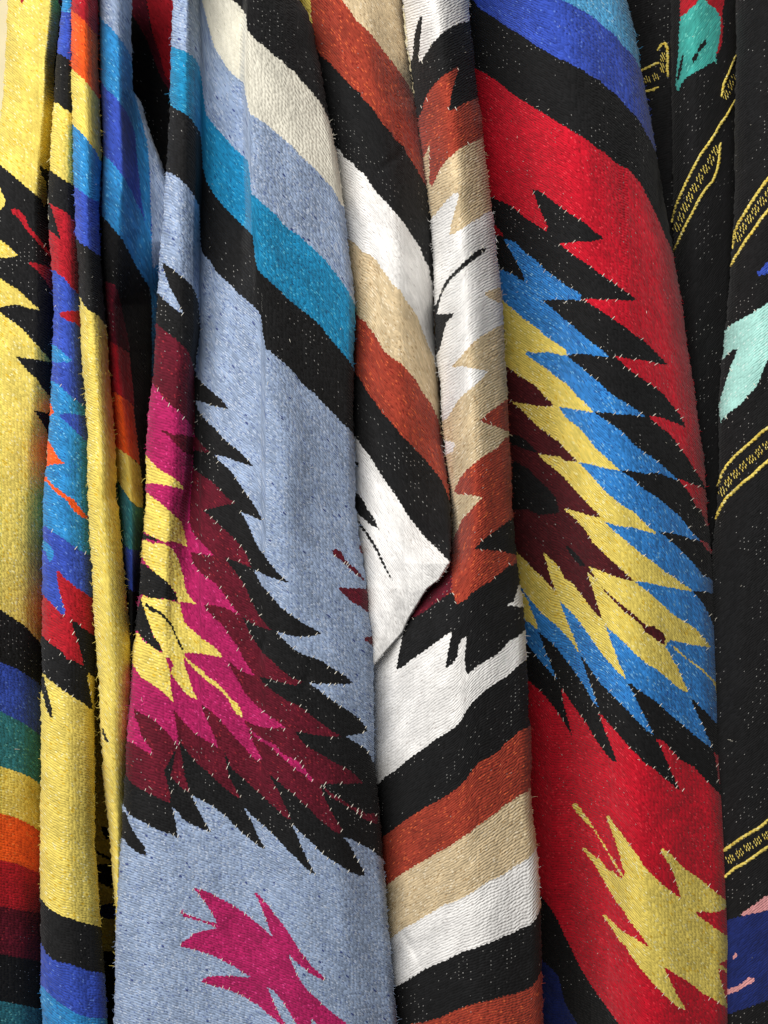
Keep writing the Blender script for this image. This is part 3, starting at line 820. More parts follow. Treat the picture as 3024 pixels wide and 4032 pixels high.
fg = Fold(E_P5L, E_P5R,
    [(0.0, curve([(0, 5), (2000, -5), (3000, 0), (4300, 0)])),
     (edge_from("N 735,-300 735,0 720,500 700,900 700,1100 690,1500 660,2000 645,2500 640,3000 640,3600 640,4300"), curve([(0, -25), (4300, -35)])),
     (lambda y, c=curve(crease), g=curve([(0, 26), (1900, 28), (2200, 60), (2500, 95), (4300, 110)]): c(y) - g(y), curve([(0, 0), (1000, 0), (2000, -5), (2200, -15), (2700, -28), (4300, -30)])),
     (curve(crease), curve([(0, 70), (1000, 85), (1800, 60), (2150, 15), (2450, -14), (2900, -26), (4300, -28)])),
     (lambda y, g=curve([(0, 22), (850, 26), (1050, 70), (1250, 130), (1500, 180), (1800, 200), (4300, 200)]): E_RIDGE(y) - g(y), curve([(0, 80), (850, 80), (1050, 66), (1250, 48), (1500, 24), (1800, 0), (2200, -15), (4300, -32)])),
     (E_RIDGE, curve([(0, -32), (1200, -44), (2000, -52), (2500, -40), (4300, -48)])),
     (lambda y: 0.55 * E_RIDGE(y) + 0.45 * E_P5R(y), curve([(0, -12), (1200, -4), (2000, -6), (2600, -22), (4300, -28)])),
     (1.0, curve([(0, 45), (1400, 60), (2600, 45), (4300, 50)]))],
    40, curve([(0, 30), (1500, 30), (2500, 34), (4300, 26)]), seed=7, base='black', wrinkle=11, creases=[(1000, 2640, 1060, 2480, 7, 16), (1180, 2760, 1240, 2560, 6, 18), (860, 3350, 1250, 3560, 7, 45), (1280, 3050, 1400, 3900, -8, 60), (560, 3300, 620, 4000, 7, 40), (1150, 1150, 1330, 1420, 6, 30), (830, 1500, 940, 1900, 7, 30)],
    guides=["N 430,3230 700,3330 1000,3440 1300,3580 1560,3720"],
    layers=[
    S('cream', "B0 -700,-700 200,-300 430,-40 440,0 490,30 530,80 560,130 565,240 590,275 640,330 700,370 750,420 800,465 860,500 890,545 960,590 1000,650 1060,710 1110,770 1160,830 1200,900 1230,970 1260,1070 1280,1190 1400,1600"),
    S('lightblue', "B0 -700,-600 100,-200 190,-20 205,30 230,130 270,290 300,390 340,450 400,550 450,610 490,640 540,680 550,760 570,860 590,930 660,970 720,1010 800,1080 870,1140 940,1200 1000,1270 1080,1340 1150,1410 1200,1470 1260,1530 1310,1620 1345,1680 1500,1850"),
    S('turquoise', "B0 -700,200 -57,378 0,400 60,420 110,450 150,490 175,540 190,620 200,700 215,830 230,930 280,1000 330,1060 400,1140 460,1210 530,1270 575,1320 590,1450 600,1580 650,1620 700,1670 750,1710 800,1750 850,1820 920,1880 1000,1930 1060,1990 1100,2020 1150,2074 B1 1200,40 1250,110 1300,170 1350,240 1400,320 1445,410 1600,620"),
    S('black', "B0 -700,700 -60,860 10,900 60,930 110,970 150,1030 185,1090 195,1200 205,1380 230,1470 290,1580 370,1680 430,1740 490,1800 560,1870 610,1920 620,2000 B1 630,30 650,120 700,180 740,210 780,250 840,300 880,350 930,390 980,430 1030,470 1080,510 1140,560 1180,600 1220,660 1270,720 1330,790 1390,860 1430,920 1445,980 1600,1250"),
    S('lightblue', "B0 -700,1200 -90,1400 -60,1410 0,1450 60,1500 110,1560 150,1630 175,1690 180,1800 185,1980 195,2040 210,2074 B1 220,20 270,60 310,140 370,200 430,250 490,320 540,360 600,410 650,460 680,510 690,620 710,720 715,770 760,800 830,860 880,900 950,970 1000,1040 1060,1100 1110,1130 1160,1190 1220,1250 1280,1310 1340,1380 1400,1430 1435,1470 1600,1600", name='field'),
    M('black', g_motif, 'feather_figure', ticks=36, label='black outer feathers of the figure'),
    M('maroon', maroon_fig, 'feather_figure', ticks=36, label='maroon feathers inside the black ones'),
    M('maroon', "B3 1180,130 1240,180 1320,230 1400,280 1480,320 1540,360 1600,350 1640,380 1630,440 1590,430 1520,400 1450,340 1350,280 1250,220", 'sliver_motif', ticks=24),
    M('magenta', magenta_fig, 'feather_figure', ticks=44, label='bright magenta feathers'),
    M('magenta', "B2 560,1780 640,1850 720,1900 790,1930 830,1980 870,2020 930,2040 990,2074 B3 1060,20 1110,80 1090,100 1040,40 970,0 B2 880,2060 820,2010 760,1950 690,1910 620,1860", 'sliver_motif', ticks=26),
    M('maroon', "A1 1300,1435 1370,1450 1430,1480 1480,1470 1560,1490 1580,1500 1580,1640 1540,1640 1490,1610 1440,1560 1390,1500 1340,1460", 'spike_motif'),
    M('yellow', "A1 1100,1560 1200,1650 1240,1700 1290,1750 1350,1790 1410,1820 1470,1870 1505,1920 1430,1905 1370,1890 1310,1880 1250,1870 1190,1880 1100,1880", 'spike_motif'),
    M('yellow', "A1 1080,1860 1200,1950 1250,1990 1310,2030 A2 1380,20 1440,80 1480,110 1500,180 1520,260 1525,320 1470,290 1410,270 1340,280 1280,250 1220,225 1190,200 1080,150", 'spike_motif'),
    M('black', "A2 1100,180 1210,225 1260,240 1305,280 1260,270 1215,255 1100,260", 'sliver_motif'),
    M('yellow', "A2 1080,260 1180,260 1240,290 1310,290 1350,295 1400,330 1430,370 1460,430 1480,500 1500,570 1510,640 1530,700 1570,750 1605,790 1550,775 1490,765 1450,770 1440,700 1400,640 1360,600 1310,560 1260,530 1220,480 1190,450 1160,400 1080,370", 'spike_motif'),
    M('black', "A2 1060,440 1180,460 1220,490 1270,530 1320,570 1370,610 1400,650 1440,710 1450,765 1390,750 1340,740 1290,740 1240,745 1170,710 1060,720", 'spike_motif'),
    M('yellow', "A2 1150,740 1165,712 1210,735 1250,735 1300,745 1360,745 1420,765 1470,780 1485,860 1510,940 1560,990 1620,1040 1659,1075 B2 280,1120 340,1180 375,1225 300,1210 200,1190 60,1180 50,1230 55,1290 90,1380 120,1480 160,1565 100,1540 50,1500 0,1430 -60,1340 A2 1420,1280 1390,1230 1350,1215 1370,1270 1390,1350 1390,1420 1400,1500 1415,1590 1370,1540 1300,1480 1230,1430 1160,1390 1110,1320 1080,1270 1000,1200 1000,1020 1125,1020 1170,1090 1230,1120 1280,1160 1330,1190 1310,1120 1260,1060 1230,980 1200,900 1170,840 1160,770", 'spike_motif', label='large yellow star of the figure'),
    M('black', "A2 1000,880 1110,870 1150,740 1170,800 1190,870 1220,950 1250,1040 1290,1090 1330,1180 1280,1160 1210,1110 1160,1060 1120,1000 1000,1000", 'spike_motif'),
    M('black', "A2 1170,755 1210,790 1250,810 1300,840 1350,880 1390,930 1420,980 1440,1040 1470,1090 1500,1160 1480,1160 1450,1090 1420,1020 1390,960 1340,900 1290,860 1240,850 1195,810", 'sliver_motif'),
    M('yellow', "A2 1500,1200 1560,1260 1659,1330 B2 230,1370 300,1410 350,1460 400,1510 430,1560 480,1590 520,1660 530,1710 490,1690 450,1640 420,1570 370,1510 310,1460 250,1420 180,1360 110,1290 50,1220", 'sliver_motif'),
    M('maroon', "B2 1255,345 1300,335 1340,360 1360,410 1400,460 1450,490 1500,550 1540,610 1500,580 1440,530 1390,480 1330,430 1280,390", 'sliver_motif', ticks=26),
    M('maroon', "B2 1300,645 1380,655 1470,655 1560,665 1700,680 1700,880 1550,850 1500,810 1440,780 1390,740 1340,690", 'spike_motif'),
    M('maroon', "B2 1465,290 1510,320 1560,400 1560,470 1500,370", 'spike_motif'),
    M('maroon', "B2 1520,1055 1640,1045 1640,1160 1600,1140 1560,1100 1525,1080", 'spike_motif'),
    M('black', "A3 900,300 1030,350 1050,420 1090,500 1130,560 1180,620 1200,700 1150,690 1100,660 1050,620 1010,560 900,500", 'spike_motif'),
    M('magenta', bird, 'bird_motif', ticks=34, label='magenta flying bird figure near the hem'),
])
build_fold(fg, BLU, O2, 'draped_panel', None, (420, 900))

# ================================================================== 3. white serape with rust and tan bands
O3 = unproject(np.array(1750.), np.array(Y1), np.array(60.))
WHI = thing('banded_serape', 'white serape with rust, tan and black bands, its pointed corner turned out', 'blanket', O3)
fh = Fold(lambda y: E_P5R(y) - 45,
    edge_from("N 1570,-300 1586,14 1590,96 1600,193 1617,289 1631,381 1646,434 1656,530 1680,675 1692,752 1699,892 1706,1000 1709,1145 1709,1289 1716,1386 1723,1482 1733,1603 1738,1699 1752,1820 1766,1916 1774,2000 1776,2096 1776,2193 1771,2217 1733,2280 1684,2318 1651,2371 1612,2434 1586,2492 1559,2521 1487,2603 1448,2641"),
    [(0.0, curve([(0, 150), (2000, 150), (2300, 110), (2641, 90)])), (0.58, curve([(0, 62), (1900, 60), (2217, 10), (2641, 70)])),
     (1.0, curve([(0, 150), (1750, 150), (2100, 40), (2217, -25), (2400, 30), (2641, 70)]))],
    30, curve([(0, 55), (1750, 55), (2150, 14), (2230, 9), (2641, 9)]), seed=8, base='tan', y1=2636, wrinkle=9, edge_noise=4, creases=[(1470, 690, 1600, 590, 9, 18), (1450, 1500, 1560, 1700, 6, 30), (1500, 2300, 1620, 2200, 6, 30)], layers=[
    M('yellow', "B0 900,-500 1085,-500 1085,100 1100,220 1120,310 1080,200 1040,80 900,0", 'edge_strip'),
    S('rust', "B0 1000,-420 1090,-300 1340,0 1430,120 C0 0,160 70,220 130,280 190,360 240,430 290,490 340,560 390,630 430,690 470,770 490,830 530,900 700,1150"),
    M('yellow', "B0 900,-500 1085,-300 1085,100 1100,220 1120,310 1080,200 1040,80 900,0", 'edge_strip'),
    S('black', "B0 900,150 1130,400 1160,450 1240,510 1300,580 1370,650 1430,720 C0 30,750 60,810 130,870 180,950 230,1020 290,1080 320,1140 390,1190 420,1260 470,1330 510,1400 550,1470 590,1540 610,1570 750,1760"),
    S('white', "B0 1000,900 1280,1190 1330,1230 1360,1290 1440,1340 C0 0,1370 70,1420 120,1500 170,1570 240,1640 310,1720 370,1790 420,1860 470,1940 520,2010 545,2074 C1 560,40 600,110 605,160 630,250 645,350 650,450 760,700"),
    S('tan', "B0 1100,1700 1390,1950 1450,1990 1510,2060 C1 110,0 180,60 210,120 260,180 300,250 370,300 410,380 460,440 500,500 530,580 560,660 600,760 640,850 660,950 680,1050 760,1300"),
    S('rust', "B1 1200,280 1440,450 1480,520 1530,550 1570,610 1610,660 C1 180,700 230,790 300,850 380,900 440,970 490,1020 530,1100 570,1160 610,1210 650,1290 680,1370 695,1450 800,1620"),
    S('black', "B1 1200,760 1440,960 1470,1000 1500,1040 1530,1100 1570,1160 1620,1220 C1 210,1290 270,1350 330,1420 370,1480 440,1540 500,1610 560,1670 610,1730 660,1790 710,1860 740,1930 760,2000 900,2200"),
    S('white', "B1 1200,1200 1430,1470 1470,1520 1500,1570 1560,1640 1610,1720 1659,1800 C1 260,1880 310,1950 370,2040 C2 400,20 440,80 490,140 550,220 600,270 670,340 720,390 770,435 900,560", name='field'),
    M('black', "C1 -60,1660 20,1700 30,1740 -60,1740", 'spike_motif'),
    M('black', "C1 -60,1900 20,1960 70,2020 90,2074 C2 120,40 160,90 180,160 140,150 80,100 30,60 -60,0", 'spike_motif'),
    M('black', "C2 178,150 205,202 188,185", 'sliver_motif'),
    M('black', "C2 15,90 50,140 100,200 150,280 190,350 230,440 260,510 315,605 285,570 250,520 220,460 180,370 130,290 80,210 40,160", 'sliver_motif'),
])
build_fold(fh, WHI, O3, 'draped_fold', 'fold of diagonal bands ending in a white corner', (260, 260))

fi = Fold(edge_from("N 1580,-300 1586,0 1598,96 1607,193 1622,289 1631,386 1646,482 1663,603 1680,723 1694,844 1704,1000 1709,1145 1711,1217 1716,1338 1721,1434 1733,1506 1738,1627 1747,1723 1759,1820 1771,1916 1779,2000 1781,2096 1770,2180 1700,2240 1600,2320 1500,2420 1440,2520 1440,2700 1455,3200 1500,4300"),
    E_P7R,
    [(0.0, curve([(0, 110), (2000, 120), (2200, 130), (2600, 150), (4300, 150)])),
     (edge_from("N 1700,-300 1715,0 1785,500 1825,1000 1860,1500 1885,2000 1860,2300 1824,2482 1826,2700 1850,3200 1900,3600 1950,4300"), curve([(0, -35), (2300, -30), (2700, -35), (3300, -10), (4300, 0)])),
     (1.0, curve([(0, 45), (2000, 40), (2700, 20), (4300, 45)]))],
    curve([(0, 55), (2050, 50), (2250, 15), (4300, 15)]), 42, seed=9, base='white', wrinkle=9, creases=[(1583, 3660, 1655, 3800, 12, 14), (1700, 2600, 1760, 2900, 6, 40), (1560, 2700, 1640, 3000, 7, 35), (1900, 3300, 2060, 3420, 6, 40), (1840, 700, 1880, 900, 5, 25), (1880, 1700, 1960, 1850, -5, 30)],
    guides=["C0 380,420 640,330 930,180"], slope=-0.6, layers=[
    B('black', "C0 300,560 465,480 470,400 480,290 500,200 530,135 548,130 540,200 530,300 520,420 518,515 550,480 580,430 620,360 670,310 700,275 750,240 810,205 860,185 920,175 1100,120", ticks=45),
    B('rust', "C0 300,1000 520,960 545,900 560,830 590,760 640,690 690,640 740,600 790,575 830,545 842,560 825,620 800,700 780,780 775,840 760,900 790,895 830,880 870,850 930,825 1010,795 1200,720", ticks=36),
    B('tan', "C0 400,1600 575,1250 605,1178 600,1280 605,1380 600,1480 620,1530 660,1450 690,1380 740,1310 790,1270 840,1220 890,1190 940,1170 990,1140 1040,1115 1250,1030", ticks=36),
    B('white', "C0 450,1830 625,1780 660,1740 700,1690 740,1640 790,1590 830,1570 845,1600 820,1680 800,1760 780,1830 770,1920 820,1900 880,1860 940,1820 1000,1790 1060,1740 1120,1710 1300,1640"),
    M('black', "C0 950,2074 1010,2035 1080,2018 1060,2050 1010,2090 C1 980,40 920,85 870,125 820,170 775,210 745,260 715,310 692,370 682,420 665,480 650,520 600,540 600,440 665,400 680,350 700,300 725,240 760,190 810,140 860,90 910,45", 'sliver_motif', ticks=60),
    M('black', "C1 560,500 670,490 740,490 812,480 790,510 750,550 730,600 715,660 700,730 680,790 665,820 560,850", 'spike_motif'),
    M('tan', "C1 1060,310 1120,290 1190,270 1300,240 1300,430 1200,405 1150,390 1100,365 1060,340", 'spike_motif'),
    B('tan', "C1 500,1450 740,1350 780,1290 810,1240 840,1190 880,1150 930,1110 990,1060 1040,1010 1082,958 1030,945 930,930 860,915 785,930 800,900 850,850 900,790 960,720 1030,670 1100,630 1170,590 1350,510"),
    M('white', "C1 680,1520 800,1535 810,1570 790,1620 680,1660", 'patch_motif'),
    M('rust', "C1 1350,1130 1215,1200 1150,1250 1080,1300 1015,1365 1080,1390 1150,1410 1230,1445 1350,1455", 'spike_motif', ticks=40),
    B('rust', "C2 200,500 700,380 790,280 820,200 845,150 870,90 920,40 C1 970,2055 1035,1985 930,1968 850,1965 805,1945 820,1890 860,1820 900,1770 970,1710 1030,1660 1100,1620 1170,1570 1215,1510 1380,1430", ticks=38),
    M('black', "C2 1380,20 1290,80 1220,130 1150,180 1090,220 1030,270 970,330 1030,340 1090,345 1180,350 1250,370 1380,395", 'spike_motif', ticks=40),
    M('maroon', "C2 60,1100 60,300 790,250 785,680 740,710 690,760 640,810 600,850 400,1000", 'spike_motif'),
    B('black', "C2 60,1100 560,850 700,740 780,690 800,700 815,760 825,785 850,775 900,750 950,690 1000,660 1060,620 1110,600 1150,550 1200,520 1250,470 1290,470 1450,330", ticks=38),
    M('white', "C2 1420,560 1355,650 1420,760 1420,810 1330,810 1280,795 1240,800 1245,780 1290,770 1310,700 1340,610", 'spike_motif'),
    B('white', "C2 50,1300 300,1060 385,1000 375,1090 355,1190 335,1315 345,1320 400,1290 440,1250 500,1210 560,1170 610,1130 670,1090 720,1050 770,1020 790,1012 780,1060 765,1120 750,1200 735,1290 745,1310 780,1280 830,1220 840,1130 860,1080 900,1045 905,1080 895,1160 890,1230 900,1330 910,1362 950,1330 1010,1280 1080,1240 1150,1200 1210,1140 1250,1090 1310,1060 1350,1030 1390,985 1550,900", name='field'),
    S('black', "C3 50,210 190,110 250,50 330,0 C2 420,2060 500,2000 580,1950 650,1890 720,1850 800,1800 860,1740 900,1660 940,1600 1000,1540 1070,1480 1130,1440 1190,1400 1240,1370 1300,1310 1350,1270 1400,1230 1550,1140"),
    S('rust', "C3 50,680 225,545 300,490 380,430 450,380 560,310 650,265 750,205 830,150 910,70 940,20 C2 1010,2074 1100,2030 1180,1980 1210,1930 1280,1880 1340,1820 1390,1800 1550,1690"),
    S('tan', "C3 50,1060 250,945 320,890 390,840 470,790 560,740 640,690 720,650 800,600 870,550 920,520 1000,450 1080,400 1150,350 1200,300 1280,250 1350,200 1400,180 1430,130 1650,-20"),
    S('white', "C3 50,1520 290,1380 330,1340 400,1290 480,1250 560,1200 640,1150 720,1100 800,1080 880,1040 950,1000 1040,940 1100,900 1200,860 1280,800 1330,770 1400,730 1440,690 1480,620 1650,480"),
    S('black', "C3 50,1900 310,1780 400,1730 480,1680 560,1630 640,1590 720,1560 800,1520 880,1480 960,1460 1040,1430 1120,1400 1200,1360 1290,1330 1350,1290 1420,1270 1470,1220 1515,1120 1650,980"),
    S('rust', "C3 50,2230 450,2074 560,2060 700,2020 800,1970 900,1930 1000,1900 1100,1880 1200,1850 1290,1830 1380,1800 1440,1770 1490,1700 1520,1640 1650,1540"),
])
build_fold(fi, WHI, O3, 'draped_fold', 'white fold with rust, tan and black spikes over straight bands', (560, 320))

# ================================================================== 4. red serape with a blue and yellow feather
O4 = unproject(np.array(2400.), np.array(Y1), np.array(100.))
RED = thing('feathered_serape', 'scarlet serape with a big blue and yellow feather, overlapping the black one', 'blanket', O4)
blackfig = ("C0 800,1460 1100,1600 1150,1630 1210,1650 1280,1690 1340,1740 1400,1790 1470,1830 1530,1870 1562,1890 1570,1860 1550,1800 1510,1720 1480,1650 1460,1590 1435,1543 1500,1560 1560,1600 1620,1650 D0 -20,1700 50,1750 120,1790 190,1840 240,1890 290,1920 315,1950 200,1975 100,1972 0,1985 -45,1985 0,2030 40,2060 "
 "D1 60,0 150,60 210,100 270,150 330,190 380,220 430,260 500,310 560,350 582,382 500,380 400,370 300,375 220,365 148,370 210,410 280,450 350,500 420,550 500,600 570,660 640,700 700,760 760,820 810,870 842,907 770,895 700,880 620,865 540,860 470,845 398,829 450,870 500,920 560,970 620,1010 680,1050 740,1090 800,1140 840,1190 880,1240 930,1300 970,1370 992,1417 930,1390 860,1365 800,1340 740,1325 684,1325 730,1370 790,1420 850,1460 890,1510 940,1580 1000,1660 1040,1730 1080,1790 1120,1850 1148,1922 1080,1890 1030,1875 970,1850 923,1834 960,1880 1000,1930 1040,1990 1075,2074 D2 1105,10 1130,70 1160,150 1300,170 1420,1200 1420,2000 "
 "1300,2050 1260,2030 1215,1990 1230,2040 D3 1250,60 1270,140 1290,215 1230,160 1160,90 1100,30 1060,-20 D2 950,2060 900,2010 850,1950 800,1900 733,1878 770,1930 800,1990 830,2060 D3 870,20 900,80 930,140 950,172 890,130 830,80 780,40 740,0 D2 640,2074 600,2020 540,1970 490,1910 440,1850 380,1780 340,1740 300,1690 273,1673 300,1740 330,1830 370,1920 400,2000 427,2080 380,2060 330,2000 270,1920 210,1820 170,1750 110,1670 60,1600 0,1510 -30,1468 -10,1600 20,1710 62,1872 10,1780 -50,1680 C2 1600,1600 1540,1530 1480,1470 1420,1415 1100,1100 C1 900,500")
bluefig = ("C0 1205,1945 1260,1960 1310,1985 1380,2060 C1 1460,40 1510,90 1560,140 1620,180 1659,210 D1 0,255 50,280 90,300 137,340 120,387 80,370 0,375 C1 1659,370 1600,375 1528,380 1560,410 1610,450 1659,490 D1 0,540 60,580 120,640 180,690 240,740 300,780 340,820 377,847 300,835 220,825 150,815 80,815 13,830 60,870 120,910 170,960 230,1010 290,1060 340,1110 390,1150 450,1190 520,1230 580,1270 640,1310 672,1337 600,1320 520,1310 440,1310 360,1295 300,1295 238,1290 290,1330 350,1370 410,1410 480,1460 540,1530 590,1580 650,1620 710,1660 770,1700 830,1760 880,1800 920,1847 860,1825 800,1800 740,1785 670,1795 600,1785 530,1770 448,1765 500,1800 560,1840 610,1890 660,1930 710,1960 770,2000 850,2070 "
 "D2 890,30 940,70 980,120 1020,180 1060,220 1112,267 1040,255 970,230 900,210 830,200 758,190 830,240 880,280 930,330 980,380 1030,430 1080,490 1130,550 1190,580 1300,610 1300,730 1180,690 1120,680 1038,680 1080,720 1120,770 1160,840 1190,900 1215,960 1380,960 1380,1860 1277,1842 1250,1770 1210,1730 1150,1660 1100,1620 1060,1570 1033,1568 1060,1640 1090,1700 1130,1780 1160,1860 1190,1920 1207,1968 1140,1920 1080,1870 1020,1820 950,1760 890,1710 830,1660 770,1600 700,1550 640,1510 580,1470 540,1430 513,1433 560,1510 600,1600 640,1680 680,1760 727,1858 660,1810 590,1740 530,1670 470,1610 410,1550 350,1490 290,1430 240,1360 190,1290 150,1230 123,1198 160,1300 190,1390 220,1470 250,1560 277,1638 220,1570 170,1470 110,1380 60,1310 0,1230 "
 "C2 1640,1140 1590,1090 1540,1050 1488,1003 1530,1110 1570,1220 1610,1320 1647,1408 1580,1330 1520,1260 1460,1190 1400,1110 1100,800 C1 900,900 900,100 1190,130 1250,150 1310,180 1350,210 1387,230 1360,150 1320,70 1280,0 C0 1240,2010")
yellowfig = ("C1 900,200 1210,385 1260,430 1310,470 1360,520 1420,560 1490,610 1550,670 1610,710 1659,740 D1 15,790 15,830 -20,830 C1 1640,815 1560,800 1480,810 1400,795 1383,815 1430,850 1490,890 1550,930 1600,970 1659,1020 D1 0,1050 60,1110 110,1170 160,1210 200,1250 237,1297 150,1280 60,1265 0,1255 -52,1250 0,1325 50,1370 120,1420 180,1490 240,1570 300,1630 370,1690 452,1767 380,1760 300,1740 200,1715 108,1698 150,1740 200,1790 260,1860 320,1930 380,1980 440,2030 500,2074 "
 "D2 560,30 610,80 660,130 700,170 747,192 740,212 680,195 620,180 560,160 480,155 400,140 318,103 370,160 430,210 490,260 550,310 620,370 690,420 760,470 830,530 900,570 960,620 1030,660 1037,682 960,670 900,655 830,645 760,630 680,610 610,600 568,598 620,640 690,690 740,740 810,800 870,860 930,900 1000,940 1060,980 1100,1020 1150,1080 1197,1142 1130,1130 1060,1120 1000,1110 920,1090 858,1078 820,1130 860,1190 890,1260 920,1290 940,1350 970,1420 1012,1492 990,1507 930,1470 870,1420 800,1360 740,1310 680,1280 620,1230 560,1180 510,1120 460,1080 410,1030 370,1000 328,953 350,1010 370,1080 400,1150 420,1200 440,1260 470,1320 502,1398 430,1340 370,1270 310,1200 260,1130 210,1060 170,1000 120,930 70,870 0,800 "
 "C2 1665,760 D2 20,930 60,1020 90,1100 122,1193 60,1100 0,1030 C2 1640,960 1580,910 1530,870 1470,800 1420,740 1380,690 1350,640 1200,500 C1 1000,1000")
winefig = ("C1 900,750 1235,920 1280,950 1340,1000 1400,1030 1460,1070 1500,1110 1550,1170 1600,1210 1612,1247 1540,1245 1470,1240 1400,1225 1330,1215 1268,1203 1300,1230 1350,1270 1400,1320 1450,1370 1500,1420 1560,1460 1620,1510 1659,1530 D1 0,1590 50,1640 100,1690 112,1702 40,1690 0,1690 C1 1659,1650 1600,1650 1540,1640 1488,1633 1530,1680 1580,1720 1640,1770 D1 0,1830 60,1900 110,1960 160,2010 200,2050 "
 "D2 240,20 270,40 287,77 220,65 160,50 100,30 -20,0 40,50 90,90 140,150 180,200 220,270 270,320 320,370 370,420 420,460 470,510 530,560 567,600 500,585 430,570 360,540 300,520 240,490 193,478 230,540 270,600 320,660 360,700 420,750 480,800 540,850 600,900 640,940 680,970 720,960 760,990 810,1030 825,1060 812,1117 760,1090 700,1040 650,1010 620,950 570,910 500,860 430,790 370,730 330,690 290,630 240,570 178,518 200,580 220,640 240,700 260,770 280,830 312,917 260,870 210,810 160,740 110,680 70,620 0,580 C2 1659,480 1600,420 1525,352 1555,430 1575,510 1600,590 1640,690 1590,640 1520,560 1450,500 1390,430 1320,365 1100,200 C1 1000,2000")
redbird = ("D3 55,285 75,270 110,285 140,330 165,370 195,400 220,450 250,490 290,560 320,600 350,660 390,720 430,790 470,850 485,870 490,840 470,790 455,720 430,640 410,570 385,500 360,440 340,390 345,370 370,390 400,440 450,500 500,570 560,650 610,720 640,780 700,840 750,890 800,940 870,990 920,1030 950,1055 935,1000 915,930 890,850 860,780 830,740 800,690 780,655 795,640 830,660 880,700 930,760 1000,820 1060,860 1130,910 1200,970 1260,1020 1310,1060 1375,1112 1330,1120 1270,1150 1200,1165 1120,1155 1068,1165 1100,1200 1160,1240 1210,1280 1270,1320 1330,1360 1440,1400 1440,1510 1330,1550 1258,1580 1300,1610 1440,1700 1440,1715 1340,1670 1290,1630 1250,1625 1265,1690 1290,1770 1310,1850 1330,1942 1270,1910 1200,1860 1120,1820 1050,1760 1000,1720 940,1690 880,1650 808,1603 830,1660 860,1720 890,1780 910,1830 950,1890 987,1957 930,1940 880,1900 830,1850 770,1790 720,1740 670,1680 610,1610 560,1540 520,1490 490,1430 440,1390 410,1330 370,1270 340,1230 305,1190 320,1178 350,1200 390,1240 440,1290 490,1330 550,1360 610,1400 692,1452 650,1390 610,1330 560,1270 520,1220 480,1150 430,1090 390,1020 350,960 300,870 260,800 220,740 180,690 138,638 160,635 200,670 250,710 290,730 330,790 360,820 400,830 440,870 462,892 470,880 430,820 390,750 350,680 310,610 270,540 220,470 170,430 130,380 90,340")
